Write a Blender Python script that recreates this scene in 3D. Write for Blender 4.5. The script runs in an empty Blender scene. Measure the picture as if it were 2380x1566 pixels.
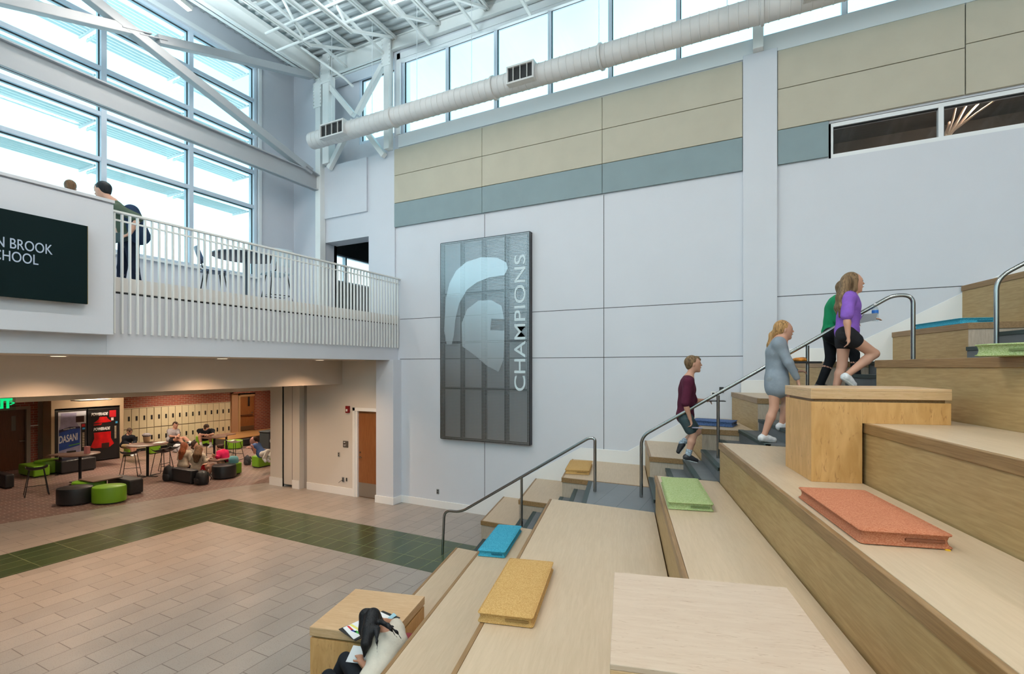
import bpy, math, random
import numpy as np
from mathutils import Vector, Matrix
random.seed(5)
C = bpy.context.scene.collection
# ---------------------------------------------------------------- camera model (frame 2380 x 1566)
FP, CX, CY, TH, H = 1153.3, 1190.0, 852.6, math.radians(27.01), 3.2
BETA = math.radians(14.3)
FW = np.array([-math.sin(TH), math.cos(TH), 0.0]); RT = np.array([math.cos(TH), math.sin(TH), 0.0])
def ray(px, py): return FW + RT*((px-CX)/FP) + np.array([0, 0, -(py-CY)/FP])
def at(px, py, d): return np.array([0, 0, H]) + ray(px, py)*d
def atz(px, py, z=0.0):
    r = ray(px, py); return np.array([0, 0, H]) + r*((z-H)/r[2])
def aty(px, py, Y):
    r = ray(px, py); return np.array([0, 0, H]) + r*(Y/r[1])
def atx(px, py, X):
    r = ray(px, py); return np.array([0, 0, H]) + r*(X/r[0])
CB, SB = math.cos(BETA), math.sin(BETA)
def st(s, t): return (s*CB - t*SB, s*SB + t*CB)          # bench frame -> world xy
def sY(s, Y): return ((s - Y*SB)/CB, Y)                  # bench line s at world Y
# ---------------------------------------------------------------- materials
def nt(m):
    m.use_nodes = True; n = m.node_tree; n.nodes.clear()
    o = n.nodes.new('ShaderNodeOutputMaterial'); b = n.nodes.new('ShaderNodeBsdfPrincipled')
    n.links.new(b.outputs[0], o.inputs[0]); return n, b, o
MATS = {}
def plain(name, col, rough=.6, metal=0.0, var=0.0, vs=8.0, bump=0.0, bs=200.0, spec=.5):
    if name in MATS: return MATS[name]
    m = bpy.data.materials.new(name); n, b, o = nt(m)
    b.inputs['Base Color'].default_value = (*col, 1); b.inputs['Roughness'].default_value = rough
    b.inputs['Metallic'].default_value = metal; b.inputs['Specular IOR Level'].default_value = spec
    tc = n.nodes.new('ShaderNodeTexCoord')
    if var:
        t = n.nodes.new('ShaderNodeTexNoise'); t.inputs['Scale'].default_value = vs; t.inputs['Detail'].default_value = 4
        n.links.new(tc.outputs['Object'], t.inputs['Vector'])
        r = n.nodes.new('ShaderNodeMapRange'); r.inputs[3].default_value = 1-var; r.inputs[4].default_value = 1+var
        r.inputs[1].default_value = .3; r.inputs[2].default_value = .7
        n.links.new(t.outputs[0], r.inputs[0])
        v = n.nodes.new('ShaderNodeVectorMath'); v.operation = 'SCALE'; v.inputs[0].default_value = col
        n.links.new(r.outputs[0], v.inputs['Scale']); n.links.new(v.outputs[0], b.inputs['Base Color'])
    if bump:
        t = n.nodes.new('ShaderNodeTexNoise'); t.inputs['Scale'].default_value = bs
        n.links.new(tc.outputs['Object'], t.inputs['Vector'])
        u = n.nodes.new('ShaderNodeBump'); u.inputs['Strength'].default_value = bump; u.inputs['Distance'].default_value = .01
        n.links.new(t.outputs[0], u.inputs['Height']); n.links.new(u.outputs[0], b.inputs['Normal'])
    MATS[name] = m; return m
def emit(name, col, s):
    if name in MATS: return MATS[name]
    m = bpy.data.materials.new(name); n, b, o = nt(m)
    b.inputs['Base Color'].default_value = (0, 0, 0, 1)
    b.inputs['Emission Color'].default_value = (*col, 1); b.inputs['Emission Strength'].default_value = s
    MATS[name] = m; return m
def wood(name, c1, c2, rot=0.0, scale=(1.2, 18, 18), rough=.42, nsc=3.0, contrast=(.35, .7), flecks=0.0):
    if name in MATS: return MATS[name]
    m = bpy.data.materials.new(name); n, b, o = nt(m)
    tc = n.nodes.new('ShaderNodeTexCoord'); r0 = n.nodes.new('ShaderNodeMapping'); r0.inputs['Rotation'].default_value = (0, 0, rot)
    mp = n.nodes.new('ShaderNodeMapping'); mp.inputs['Scale'].default_value = scale
    n.links.new(tc.outputs['Object'], r0.inputs[0]); n.links.new(r0.outputs[0], mp.inputs[0])
    t = n.nodes.new('ShaderNodeTexNoise'); t.inputs['Scale'].default_value = nsc; t.inputs['Detail'].default_value = 6
    t.inputs['Distortion'].default_value = .6; n.links.new(mp.outputs[0], t.inputs['Vector'])
    t2 = n.nodes.new('ShaderNodeTexNoise'); t2.inputs['Scale'].default_value = 1.3; n.links.new(tc.outputs['Object'], t2.inputs['Vector'])
    a = n.nodes.new('ShaderNodeMath'); a.operation = 'MULTIPLY_ADD'; a.inputs[1].default_value = .35; 
    n.links.new(t2.outputs[0], a.inputs[0]); n.links.new(t.outputs[0], a.inputs[2])
    cr = n.nodes.new('ShaderNodeValToRGB'); e = cr.color_ramp.elements
    e[0].position = contrast[0]+.17; e[1].position = contrast[1]+.17; e[0].color = (*c2, 1); e[1].color = (*c1, 1)
    n.links.new(a.outputs[0], cr.inputs[0])
    out = cr.outputs[0]
    if flecks:
        w = n.nodes.new('ShaderNodeTexNoise'); w.inputs['Scale'].default_value = nsc*2.2; w.inputs['Detail'].default_value = 2; w.inputs['Distortion'].default_value = 1.4
        n.links.new(mp.outputs[0], w.inputs['Vector'])
        q = n.nodes.new('ShaderNodeMapRange'); q.inputs[1].default_value = .62; q.inputs[2].default_value = .72; q.inputs[4].default_value = flecks
        n.links.new(w.outputs[0], q.inputs[0])
        mx = n.nodes.new('ShaderNodeMix'); mx.data_type = 'RGBA'; mx.inputs[7].default_value = (c2[0]*.62, c2[1]*.5, c2[2]*.42, 1)
        n.links.new(q.outputs[0], mx.inputs[0]); n.links.new(out, mx.inputs[6]); out = mx.outputs[2]
    n.links.new(out, b.inputs['Base Color']); b.inputs['Roughness'].default_value = rough
    MATS[name] = m; return m
def tiles(name, c1, c2, mortar, bw, bh, rot=0.0, off=.5, ms=.004, rough=.4, speck=0.0, axis='xy', bump=.15, var=0.0):
    if name in MATS: return MATS[name]
    m = bpy.data.materials.new(name); n, b, o = nt(m)
    tc = n.nodes.new('ShaderNodeTexCoord')
    vec = tc.outputs['Object']
    if axis != 'xy':
        s = n.nodes.new('ShaderNodeSeparateXYZ'); cmb = n.nodes.new('ShaderNodeCombineXYZ'); n.links.new(vec, s.inputs[0])
        n.links.new(s.outputs['X' if axis[0] == 'x' else 'Y'], cmb.inputs[0]); n.links.new(s.outputs['Z'], cmb.inputs[1]); vec = cmb.outputs[0]
    mp = n.nodes.new('ShaderNodeMapping'); mp.inputs['Rotation'].default_value = (0, 0, rot); n.links.new(vec, mp.inputs[0])
    k = n.nodes.new('ShaderNodeTexBrick'); k.inputs['Scale'].default_value = 1.0
    k.inputs['Brick Width'].default_value = bw; k.inputs['Row Height'].default_value = bh
    k.inputs['Mortar Size'].default_value = ms; k.offset = off; k.inputs['Mortar Smooth'].default_value = .1
    k.inputs['Color1'].default_value = (*c1, 1); k.inputs['Color2'].default_value = (*c2, 1); k.inputs['Mortar'].default_value = (*mortar, 1)
    n.links.new(mp.outputs[0], k.inputs['Vector'])
    out = k.outputs[0]
    if speck:
        t = n.nodes.new('ShaderNodeTexNoise'); t.inputs['Scale'].default_value = 90; t.inputs['Detail'].default_value = 2
        n.links.new(tc.outputs['Object'], t.inputs['Vector'])
        q = n.nodes.new('ShaderNodeMapRange'); q.inputs[1].default_value = .60; q.inputs[2].default_value = .66; q.inputs[3].default_value = 0; q.inputs[4].default_value = speck
        n.links.new(t.outputs[0], q.inputs[0])
        mx = n.nodes.new('ShaderNodeMix'); mx.data_type = 'RGBA'; mx.inputs[7].default_value = (.12, .11, .10, 1)
        n.links.new(q.outputs[0], mx.inputs[0]); n.links.new(out, mx.inputs[6]); out = mx.outputs[2]
    if var:
        t = n.nodes.new('ShaderNodeTexNoise'); t.inputs['Scale'].default_value = 2.3; t.inputs['Detail'].default_value = 5
        n.links.new(tc.outputs['Object'], t.inputs['Vector'])
        q = n.nodes.new('ShaderNodeMapRange'); q.inputs[1].default_value = .3; q.inputs[2].default_value = .7; q.inputs[3].default_value = 1-var; q.inputs[4].default_value = 1+var
        n.links.new(t.outputs[0], q.inputs[0])
        v = n.nodes.new('ShaderNodeVectorMath'); v.operation = 'SCALE'; n.links.new(out, v.inputs[0]); n.links.new(q.outputs[0], v.inputs['Scale']); out = v.outputs[0]
    n.links.new(out, b.inputs['Base Color']); b.inputs['Roughness'].default_value = rough
    u = n.nodes.new('ShaderNodeBump'); u.inputs['Strength'].default_value = bump; u.inputs['Distance'].default_value = .004; u.invert = True
    n.links.new(k.outputs['Fac'], u.inputs['Height']); n.links.new(u.outputs[0], b.inputs['Normal'])
    MATS[name] = m; return m
def glass(name, tint=(.95, 1, 1), refl=.06):
    if name in MATS: return MATS[name]
    m = bpy.data.materials.new(name); m.use_nodes = True; n = m.node_tree; n.nodes.clear()
    o = n.nodes.new('ShaderNodeOutputMaterial'); a = n.nodes.new('ShaderNodeBsdfTransparent'); g = n.nodes.new('ShaderNodeBsdfGlossy')
    a.inputs[0].default_value = (*tint, 1); g.inputs['Roughness'].default_value = .02
    f = n.nodes.new('ShaderNodeLayerWeight'); f.inputs[0].default_value = .5
    pw = n.nodes.new('ShaderNodeMath'); pw.operation = 'POWER'; pw.inputs[1].default_value = 5; n.links.new(f.outputs['Facing'], pw.inputs[0])
    ma = n.nodes.new('ShaderNodeMath'); ma.operation = 'MULTIPLY_ADD'; ma.inputs[1].default_value = .5; ma.inputs[2].default_value = refl*.5; n.links.new(pw.outputs[0], ma.inputs[0])
    mx = n.nodes.new('ShaderNodeMixShader'); n.links.new(ma.outputs[0], mx.inputs[0]); n.links.new(a.outputs[0], mx.inputs[1]); n.links.new(g.outputs[0], mx.inputs[2])
    n.links.new(mx.outputs[0], o.inputs[0]); MATS[name] = m; return m
def hairmat(name, col, rough=.55, k=.55):
    m = bpy.data.materials.new(name); n, b, o = nt(m); b.inputs['Roughness'].default_value = rough; b.inputs['Specular IOR Level'].default_value = .25
    tc = n.nodes.new('ShaderNodeTexCoord'); mp = n.nodes.new('ShaderNodeMapping'); mp.inputs['Scale'].default_value = (70, 70, 5); n.links.new(tc.outputs['Object'], mp.inputs[0])
    t = n.nodes.new('ShaderNodeTexNoise'); t.inputs['Scale'].default_value = 1.0; t.inputs['Detail'].default_value = 3; t.inputs['Distortion'].default_value = .8; n.links.new(mp.outputs[0], t.inputs['Vector'])
    r = n.nodes.new('ShaderNodeMapRange'); r.inputs[1].default_value = .35; r.inputs[2].default_value = .65; r.inputs[3].default_value = 1-k; r.inputs[4].default_value = 1+k; n.links.new(t.outputs[0], r.inputs[0])
    v = n.nodes.new('ShaderNodeVectorMath'); v.operation = 'SCALE'; v.inputs[0].default_value = col; n.links.new(r.outputs[0], v.inputs['Scale']); n.links.new(v.outputs[0], b.inputs['Base Color'])
    u = n.nodes.new('ShaderNodeBump'); u.inputs['Strength'].default_value = .7; u.inputs['Distance'].default_value = .008; n.links.new(t.outputs[0], u.inputs['Height']); n.links.new(u.outputs[0], b.inputs['Normal']); return m
def perf(name, col, pitch, rad, rough=.35):
    if name in MATS: return MATS[name]
    m = bpy.data.materials.new(name); n, b, o = nt(m)
    b.inputs['Base Color'].default_value = (*col, 1); b.inputs['Metallic'].default_value = .9; b.inputs['Roughness'].default_value = rough
    tc = n.nodes.new('ShaderNodeTexCoord'); s = n.nodes.new('ShaderNodeSeparateXYZ'); n.links.new(tc.outputs['Object'], s.inputs[0])
    def cell(outp):
        d = n.nodes.new('ShaderNodeMath'); d.operation = 'DIVIDE'; d.inputs[1].default_value = pitch; n.links.new(outp, d.inputs[0])
        f = n.nodes.new('ShaderNodeMath'); f.operation = 'FRACT'; n.links.new(d.outputs[0], f.inputs[0])
        q = n.nodes.new('ShaderNodeMath'); q.operation = 'SUBTRACT'; q.inputs[1].default_value = .5; n.links.new(f.outputs[0], q.inputs[0])
        p = n.nodes.new('ShaderNodeMath'); p.operation = 'MULTIPLY'; n.links.new(q.outputs[0], p.inputs[0]); n.links.new(q.outputs[0], p.inputs[1]); return p.outputs[0]
    a = n.nodes.new('ShaderNodeMath'); a.operation = 'ADD'; n.links.new(cell(s.outputs['X']), a.inputs[0]); n.links.new(cell(s.outputs['Z']), a.inputs[1])
    l = n.nodes.new('ShaderNodeMath'); l.operation = 'GREATER_THAN'; l.inputs[1].default_value = rad*rad; n.links.new(a.outputs[0], l.inputs[0])
    n.links.new(l.outputs[0], b.inputs['Alpha']); MATS[name] = m; return m
# ---------------------------------------------------------------- mesh builder
class MB:
    def __init__(s): s.v = []; s.f = []; s.mi = []; s.cur = 0
    def add(s, vs, fs):
        o = len(s.v); s.v += [tuple(map(float, v)) for v in vs]; s.f += [tuple(i+o for i in f) for f in fs]; s.mi += [s.cur]*len(fs); return s
    def box(s, x0, x1, y0, y1, z0, z1):
        return s.prism([(x0, y0), (x1, y0), (x1, y1), (x0, y1)], z0, z1)
    def prism(s, poly, z0, z1):
        n = len(poly)
        a = sum(poly[i][0]*poly[(i+1) % n][1]-poly[(i+1) % n][0]*poly[i][1] for i in range(n))
        if a < 0: poly = poly[::-1]
        vs = [(x, y, z0) for x, y in poly]+[(x, y, z1) for x, y in poly]
        fs = [tuple(range(n))[::-1], tuple(range(n, 2*n))]+[(i, (i+1) % n, n+(i+1) % n, n+i) for i in range(n)]
        return s.add(vs, fs)
    def ext(s, poly, o, u, w, d):        # polygon in plane (o,u,w) extruded by vector d
        o, u, w, d = map(np.array, (o, u, w, d)); n = len(poly)
        vs = [o+u*a+w*b for a, b in poly]+[o+u*a+w*b+d for a, b in poly]
        return s.add(vs, [tuple(range(n))[::-1], tuple(range(n, 2*n))]+[(i, (i+1) % n, n+(i+1) % n, n+i) for i in range(n)])
    def bar(s, a, b, w, h, up=(0, 0, 1)):
        a, b, up = np.array(a, float), np.array(b, float), np.array(up, float); d = b-a; d /= np.linalg.norm(d)
        x = np.cross(d, up)
        if np.linalg.norm(x) < 1e-4: x = np.cross(d, np.array([1., 0, 0]))
        x /= np.linalg.norm(x); y = np.cross(x, d)
        vs = [p+x*i*w/2+y*j*h/2 for p in (a, b) for i, j in ((-1, -1), (1, -1), (1, 1), (-1, 1))]
        return s.add(vs, [(3, 2, 1, 0), (4, 5, 6, 7), (0, 1, 5, 4), (1, 2, 6, 5), (2, 3, 7, 6), (3, 0, 4, 7)])
    def tube(s, pts, r, n=10, closed=False):
        pts = [np.array(p, float) for p in pts]; m = len(pts); rs = r if hasattr(r, '__len__') else [r]*m
        base = len(s.v); prev = None; vs = []
        for i, p in enumerate(pts):
            if closed: d = pts[(i+1) % m]-pts[i-1]
            else: d = pts[min(i+1, m-1)]-pts[max(i-1, 0)]
            d = d/np.linalg.norm(d)
            if prev is None:
                x = np.cross(d, [0, 0, 1.]); 
                if np.linalg.norm(x) < .05: x = np.cross(d, [1., 0, 0])
            else: x = prev-d*(prev@d)
            x /= np.linalg.norm(x); prev = x; y = np.cross(d, x)
            for k in range(n):
                a = 2*math.pi*k/n; vs.append(p+(x*math.cos(a)+y*math.sin(a))*rs[i])
        fs = []
        for i in range(m if closed else m-1):
            j = (i+1) % m
            for k in range(n): fs.append((i*n+k, j*n+k, j*n+(k+1) % n, i*n+(k+1) % n))
        if not closed: fs += [tuple(range(n)), tuple(range((m-1)*n, m*n))[::-1]]
        fs = [f[::-1] for f in fs]
        return s.add(vs, fs)
    def lathe(s, prof, c=(0, 0, 0), n=28, sx=1.0, sy=1.0, rot=0.0):
        vs = []; m = len(prof); cr, sr = math.cos(rot), math.sin(rot)
        for r, z in prof:
            for k in range(n):
                a = 2*math.pi*k/n; x, y = r*math.cos(a)*sx, r*math.sin(a)*sy
                vs.append((c[0]+x*cr-y*sr, c[1]+x*sr+y*cr, c[2]+z))
        fs = [(i*n+k, i*n+(k+1) % n, (i+1)*n+(k+1) % n, (i+1)*n+k) for i in range(m-1) for k in range(n)]
        fs += [tuple(range(n))[::-1], tuple(range((m-1)*n, m*n))]
        return s.add(vs, fs)
    def build(s, name, mat, parent=None, smooth=False, bevel=0.0, seg=2, weld=False):
        me = bpy.data.meshes.new(name); me.from_pydata(s.v, [], s.f)
        for m_ in (mat if isinstance(mat, (list, tuple)) else [mat]): me.materials.append(m_)
        if isinstance(mat, (list, tuple)): me.polygons.foreach_set('material_index', s.mi)
        if smooth:
            me.polygons.foreach_set('use_smooth', [True]*len(me.polygons))
            try: me.set_sharp_from_angle(angle=math.radians(40))
            except Exception: pass
        me.update(); o = bpy.data.objects.new(name, me); C.objects.link(o)
        if parent is not None: o.parent = parent
        if bevel:
            b = o.modifiers.new('b', 'BEVEL'); b.width = bevel; b.segments = seg; b.limit_method = 'ANGLE'; b.angle_limit = math.radians(40)
        return o
def tag(o, label=None, cat=None, group=None, kind=None):
    if label: o['label'] = label
    if cat: o['category'] = cat
    if group: o['group'] = group
    if kind: o['kind'] = kind
    return o
def thing(name, label, cat, loc=(0, 0, 0), rz=0.0, group=None):
    o = bpy.data.objects.new(name, None); C.objects.link(o); o.location = [float(v) for v in loc]; o.rotation_euler = (0, 0, rz); o.empty_display_size = .2
    return tag(o, label, cat, group)
def struct(name, mb, mat, **k):
    o = mb.build(name, mat, **k)
    if k.get('parent') is None: o['kind'] = 'structure'
    return o
def copytree(o, parent=None):
    c = o.copy(); C.objects.link(c)
    if parent is not None: c.parent = parent
    for ch in list(o.children): copytree(ch, c)
    return c
def text_mesh(name, body, size, mat, parent, origin, U, W, N, align='RIGHT', ext=.002, sx=1.0, bold=0.0, shear=0.0, kind=None):
    cu = bpy.data.curves.new('t', 'FONT'); cu.body = body; cu.size = size; cu.align_x = align; cu.extrude = ext; cu.offset = bold; cu.shear = shear
    to = bpy.data.objects.new('t', cu); C.objects.link(to); bpy.context.view_layer.update()
    me = bpy.data.meshes.new_from_object(to.evaluated_get(bpy.context.evaluated_depsgraph_get())); me.name = name
    bpy.data.objects.remove(to); bpy.data.curves.remove(cu)
    U, W, N, origin = (np.array(q, float) for q in (U, W, N, origin))
    for v in me.vertices: v.co = origin+U*v.co.x*sx+W*v.co.y+N*v.co.z
    me.materials.clear(); me.materials.append(mat)
    o = bpy.data.objects.new(name, me); C.objects.link(o); o.parent = parent
    return o
def soft_lathe(r, h, e=.03):
    return [(r-e, 0), (r, e*.4), (r, h-e), (r-e*.3, h-e*.3), (r-e, h), (0.001, h)]
# ---------------------------------------------------------------- material library
M_wall = plain('wall paint', (.655, .68, .745), .75, var=.015, vs=1.5, bump=.05, bs=120)
M_wallwarmlit = plain('wall paint with lamp warmth', (.64, .56, .485), .8, var=.02, vs=1.5)  # warm glow of the lamps is put into this wall colour
M_trim = plain('white trim paint', (.84, .84, .84), .5)
M_steel = plain('white steel paint', (.82, .84, .84), .5, var=.02, vs=3)
M_beam = plain('grey steel paint', (.42, .44, .47), .5, var=.02, vs=3)
M_joint = plain('dark joint', (.06, .065, .07), .8)
M_tan = plain('tan acoustic fabric', (.54, .505, .415), .95, var=.03, vs=3, bump=.3, bs=500, spec=.1)
M_greyp = plain('blue grey acoustic fabric', (.27, .345, .37), .95, var=.03, vs=3, bump=.3, bs=500, spec=.1)
M_frame = plain('window frame', (.62, .71, .82), .45)
M_frame2 = plain('white window trim', (.80, .83, .86), .45)
M_gask = plain('black gasket', (.01, .015, .02), .6)
M_glass = glass('glass')
M_deck = plain('roof deck', (.52, .56, .58), .6)
M_duct = plain('duct paint', (.66, .66, .665), .5, var=.03, vs=2)
M_dark = plain('dark void', (.01, .01, .012), .8)
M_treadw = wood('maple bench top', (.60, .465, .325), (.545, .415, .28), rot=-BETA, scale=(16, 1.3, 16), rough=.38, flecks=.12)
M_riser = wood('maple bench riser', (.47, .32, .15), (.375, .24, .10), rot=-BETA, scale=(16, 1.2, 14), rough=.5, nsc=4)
M_ply = wood('plywood end grain', (.52, .42, .33), (.42, .33, .25), rot=0, scale=(22, 22, 2.2), rough=.6, nsc=4, flecks=.35)
M_nose = wood('oak nosing', (.33, .195, .085), (.22, .12, .045), rot=-BETA, scale=(14, .9, 20), rough=.4, nsc=4)
M_dtop = wood('pale maple table top', (.60, .47, .36), (.55, .415, .31), rot=-BETA, scale=(2.6, 15, 20), rough=.3, nsc=2.4, flecks=.5)
M_dtopw = wood('honey maple table top', (.68, .465, .27), (.60, .38, .2), rot=-BETA, scale=(2.2, 16, 20), rough=.35, nsc=2.6, flecks=.3)
M_dbody = wood('maple veneer', (.69, .395, .155), (.57, .305, .10), rot=-BETA, scale=(9, 9, 2.0), rough=.4, nsc=2.2, flecks=.6)
M_dedge = wood('maple table edge', (.66, .44, .25), (.56, .35, .17), rot=-BETA, scale=(3, 3, 30), rough=.4, nsc=2.2, flecks=.5)
M_stair = plain('stair slate rubber', (.13, .14, .15), .5, var=.08, vs=6)
M_stairn = plain('stair dark nosing', (.025, .045, .045), .45)
M_landing = tiles('landing slate tile', (.17, .185, .20), (.15, .165, .18), (.09, .10, .11), 3.0, .30, rot=math.pi/2, off=0, ms=.004, rough=.45, var=.08)
M_tile = tiles('plank floor tile', (.36, .325, .292), (.31, .283, .258), (.14, .122, .108), .61, .305, rot=math.pi/2, ms=.005, rough=.33, speck=.5, var=.05)
M_green = tiles('green floor tile', (.05, .08, .035), (.04, .068, .033), (.17, .19, .10), .61, .305, rot=math.pi/2, off=.0, ms=.005, rough=.22, var=.12)
M_paver = tiles('brick paver floor', (.20, .105, .085), (.14, .085, .075), (.36, .27, .23), .22, .11, rot=math.pi/2, ms=.011, rough=.42, bump=.4, var=.15)
M_brickx = tiles('red brick wall', (.30, .07, .04), (.22, .05, .032), (.36, .27, .2), .21, .075, ms=.007, rough=.8, axis='yz', bump=.5)
M_bricky = tiles('red brick wall side', (.30, .07, .04), (.22, .05, .032), (.36, .27, .2), .21, .075, ms=.007, rough=.8, axis='xz', bump=.5)
M_door = wood('oak door veneer', (.30, .115, .04), (.235, .08, .025), scale=(14, 14, 1.0), rough=.4, nsc=4)
M_doord = wood('dark oak door veneer', (.14, .05, .02), (.10, .035, .012), scale=(14, 14, 1.0), rough=.4, nsc=4)
M_kick = plain('satin steel plate', (.45, .43, .40), .35, metal=.9)
M_ss = plain('brushed stainless', (.34, .34, .335), .24, metal=1.0)
M_black = plain('black plastic', (.012, .012, .013), .4)
M_blackv = plain('black vinyl', (.022, .022, .024), .38, var=.1, vs=9, bump=.1, bs=40)
M_greenv = plain('lime vinyl', (.19, .42, .02), .38, var=.05, vs=5, bump=.1, bs=30)
M_wire = plain('black steel wire', (.02, .02, .022), .4, metal=.4)
M_brownt = plain('brown table laminate', (.16, .09, .065), .4, var=.08, vs=6)
M_locker = plain('cream locker enamel', (.62, .54, .36), .45)
M_white = plain('white plastic', (.8, .8, .8), .4)
M_paper = plain('white paper', (.85, .86, .88), .7)
M_skin = plain('skin', (.56, .30, .21), .55)
M_skint = plain('tanned skin', (.44, .21, .13), .55)
# ================================================================ SETTING
def P2(px, py, z=0.0): q = atz(px, py, z); return (q[0], q[1])
edge = [P2(0, 1217.5), P2(298, 1171), P2(521, 1134), P2(628, 1121)]
edge = [(edge[0][0]-2.9, -8.0)]+edge+[(-12.0, 9.6), (-12.0, 17.0)]
mb = MB(); mb.prism(edge+[(-11.5, 17), (-11.5, 9.6), (12, 9.6), (12, -8)], -.2, 0); struct('floor', mb, M_tile)
mb = MB(); mb.prism(edge+[(-24, 17), (-24, -8)], -.2, 0); struct('floor', mb, M_paver)
mb = MB(); mb.prism([(-11.57, -8), (-10.31, -8), (-10.31, 6.31), (-3.3, 6.31), (-3.3, 7.6), (-11.57, 7.6)], -.02, .0015); struct('floor', mb, M_green)
YW = 9.29
# tall wall
mb = MB()
mb.box(-7.87, .93, YW, 9.6, 0, 8.70); mb.box(.93, 12, YW, 9.6, 0, 6.5); mb.box(.93, 12, YW, 9.6, 7.06, 8.70)
mb.box(-10.3, 12, YW, 9.6, 10.58, 11.6); mb.box(-7.90, -7.72, YW, 9.6, 8.70, 10.58); mb.box(10.5, 12, YW, 9.6, 8.7, 10.58); mb.box(7.5, 12, YW+.001, 9.6, 6.5, 7.06)
mb.box(-10.30, -10.2, YW, 9.70, 4.3, 8.36); mb.box(-10.2, -8.70, YW, 9.70, 6.42, 8.36); mb.box(-8.70, -7.87, YW, 9.70, 3.3, 8.36)
mb.box(-11.7, -10.30, YW, 9.6, 3.3, 11.6)
mb.box(-8.62, -7.85, YW-.035, YW, 3.36, 8.36); mb.box(-10.27, -8.72, YW-.05, YW, 7.03, 8.36)
struct('wall_right', mb, M_wall)
mb = MB(); mb.box(-.33, .18, YW-.07, YW, 2.5, 8.44); struct('trim_1', mb, M_wall, bevel=.006)
# upper recess behind the bracing with its own small window
mb = MB(); mb.box(-10.3, -9.36, 9.65, 9.9, 8.3, 11.2); mb.box(-9.36, -8.1, 9.65, 9.9, 8.3, 8.95); mb.box(-9.36, -8.1, 9.65, 9.9, 10.7, 11.2); mb.box(-8.36+.4, -7.9, 9.6, 9.9, 8.3, 11.2)
mb.box(-10.3, -7.8, 9.6, 9.9, 8.28, 8.36)
struct('wall_recess', mb, M_wall)
def win_y(name, xs, Y, z0, z1, fw=.05, depth=.12, rows=(), mat=None, gm=None):
    mat = mat or M_frame; f = MB()
    for i, x in enumerate(xs): f.box(x-fw/2, x+fw/2, Y-depth/2, Y+depth/2, z0, z1)
    for z in (z0+fw/2, z1-fw/2)+tuple(rows): f.box(xs[0], xs[-1], Y-depth/2+.002, Y+depth/2-.002, z-fw/2, z+fw/2)
    w = struct(name, f, mat)
    for a, b in zip(xs, xs[1:]):
        g = MB(); g.box(a+fw/2, b-fw/2, Y-.004, Y+.004, z0+fw, z1-fw); g.build('pane', gm or M_glass, w)
        k = MB(); e = .012
        for q in ((a+fw/2, a+fw/2+e, z0+fw, z1-fw), (a+fw/2, b-fw/2, z1-fw-e, z1-fw)): k.box(q[0], q[1], Y-.03, Y+.01, q[2], q[3])
        k.build('gasket', M_gask, w)
    return w
xs = [-7.69+1.258*i for i in range(15)]
win_y('window_1', xs, 9.42, 8.70, 10.56, fw=.07)
f = MB()
f.box(-7.80, 10.6, YW-.02, YW, 10.50, 10.64); f.box(-7.82, -7.70, YW-.02, YW, 8.72, 10.64); f.box(-7.72, 10.5, YW, 9.36, 10.44, 10.58)
struct('trim_2', f, M_frame2)
mb = MB(); mb.box(-7.75, 10.6, YW-.03, YW+.1, 8.40, 8.70); struct('trim_3', mb, M_frame2, bevel=.004)
win_y('window_2', [-9.33, -8.0], 9.72, 8.95, 10.68, fw=.07)
# borrowed lights high on the wall, a dim room beyond
win_y('window_3', [.93, 2.29, 3.65, 5.01, 6.37, 7.5], 9.34, 6.50, 7.05, fw=.06, depth=.1, mat=M_frame2, gm=glass('dim glass', (.9, .92, .92)))
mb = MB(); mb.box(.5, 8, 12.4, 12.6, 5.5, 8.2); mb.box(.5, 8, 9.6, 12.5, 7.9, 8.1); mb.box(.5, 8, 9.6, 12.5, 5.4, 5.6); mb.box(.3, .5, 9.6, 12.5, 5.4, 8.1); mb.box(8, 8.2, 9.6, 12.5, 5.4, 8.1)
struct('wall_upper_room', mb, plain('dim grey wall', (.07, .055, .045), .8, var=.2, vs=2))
# branching timber sculpture seen through the second light
tr = MB(); c0 = aty(2200, 318, 9.9); tm = plain('pale timber', (.75, .52, .36), .6)
for (a, b_, r) in (((2200, 318), (2222, 247), .035), ((2203, 318), (2247, 242), .04), ((2205, 316), (2276, 238), .035), ((2206, 312), (2320, 228), .03), ((2196, 318), (2206, 285), .05)):
    p, q = aty(*a, 10.0), aty(*b_, 10.3); mid = (p+q)/2+np.array([.02, 0, .03]); tr.tube([p-np.array([0, 0, .5]), p, mid, q], [r*.75, r*.6, r*.5, r*.4], 8)
tag(tr.build('timber_sculpture', tm, smooth=True), 'pale branching timber sculpture lit behind the high window at right', 'sculpture')
# wall joints
mb = MB()
for x in (-5.40, -2.755): mb.box(x-.006, x+.006, YW-.0015, YW+.01, .17, 6.5)
for z in (4.33, 3.385): mb.box(-7.72, -.33, YW-.0015, YW+.01, z-.006, z+.006)
mb.box(.18, 3.62, YW-.0015, YW+.01, 4.355, 4.367)
struct('trim_4', mb, M_joint)
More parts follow.
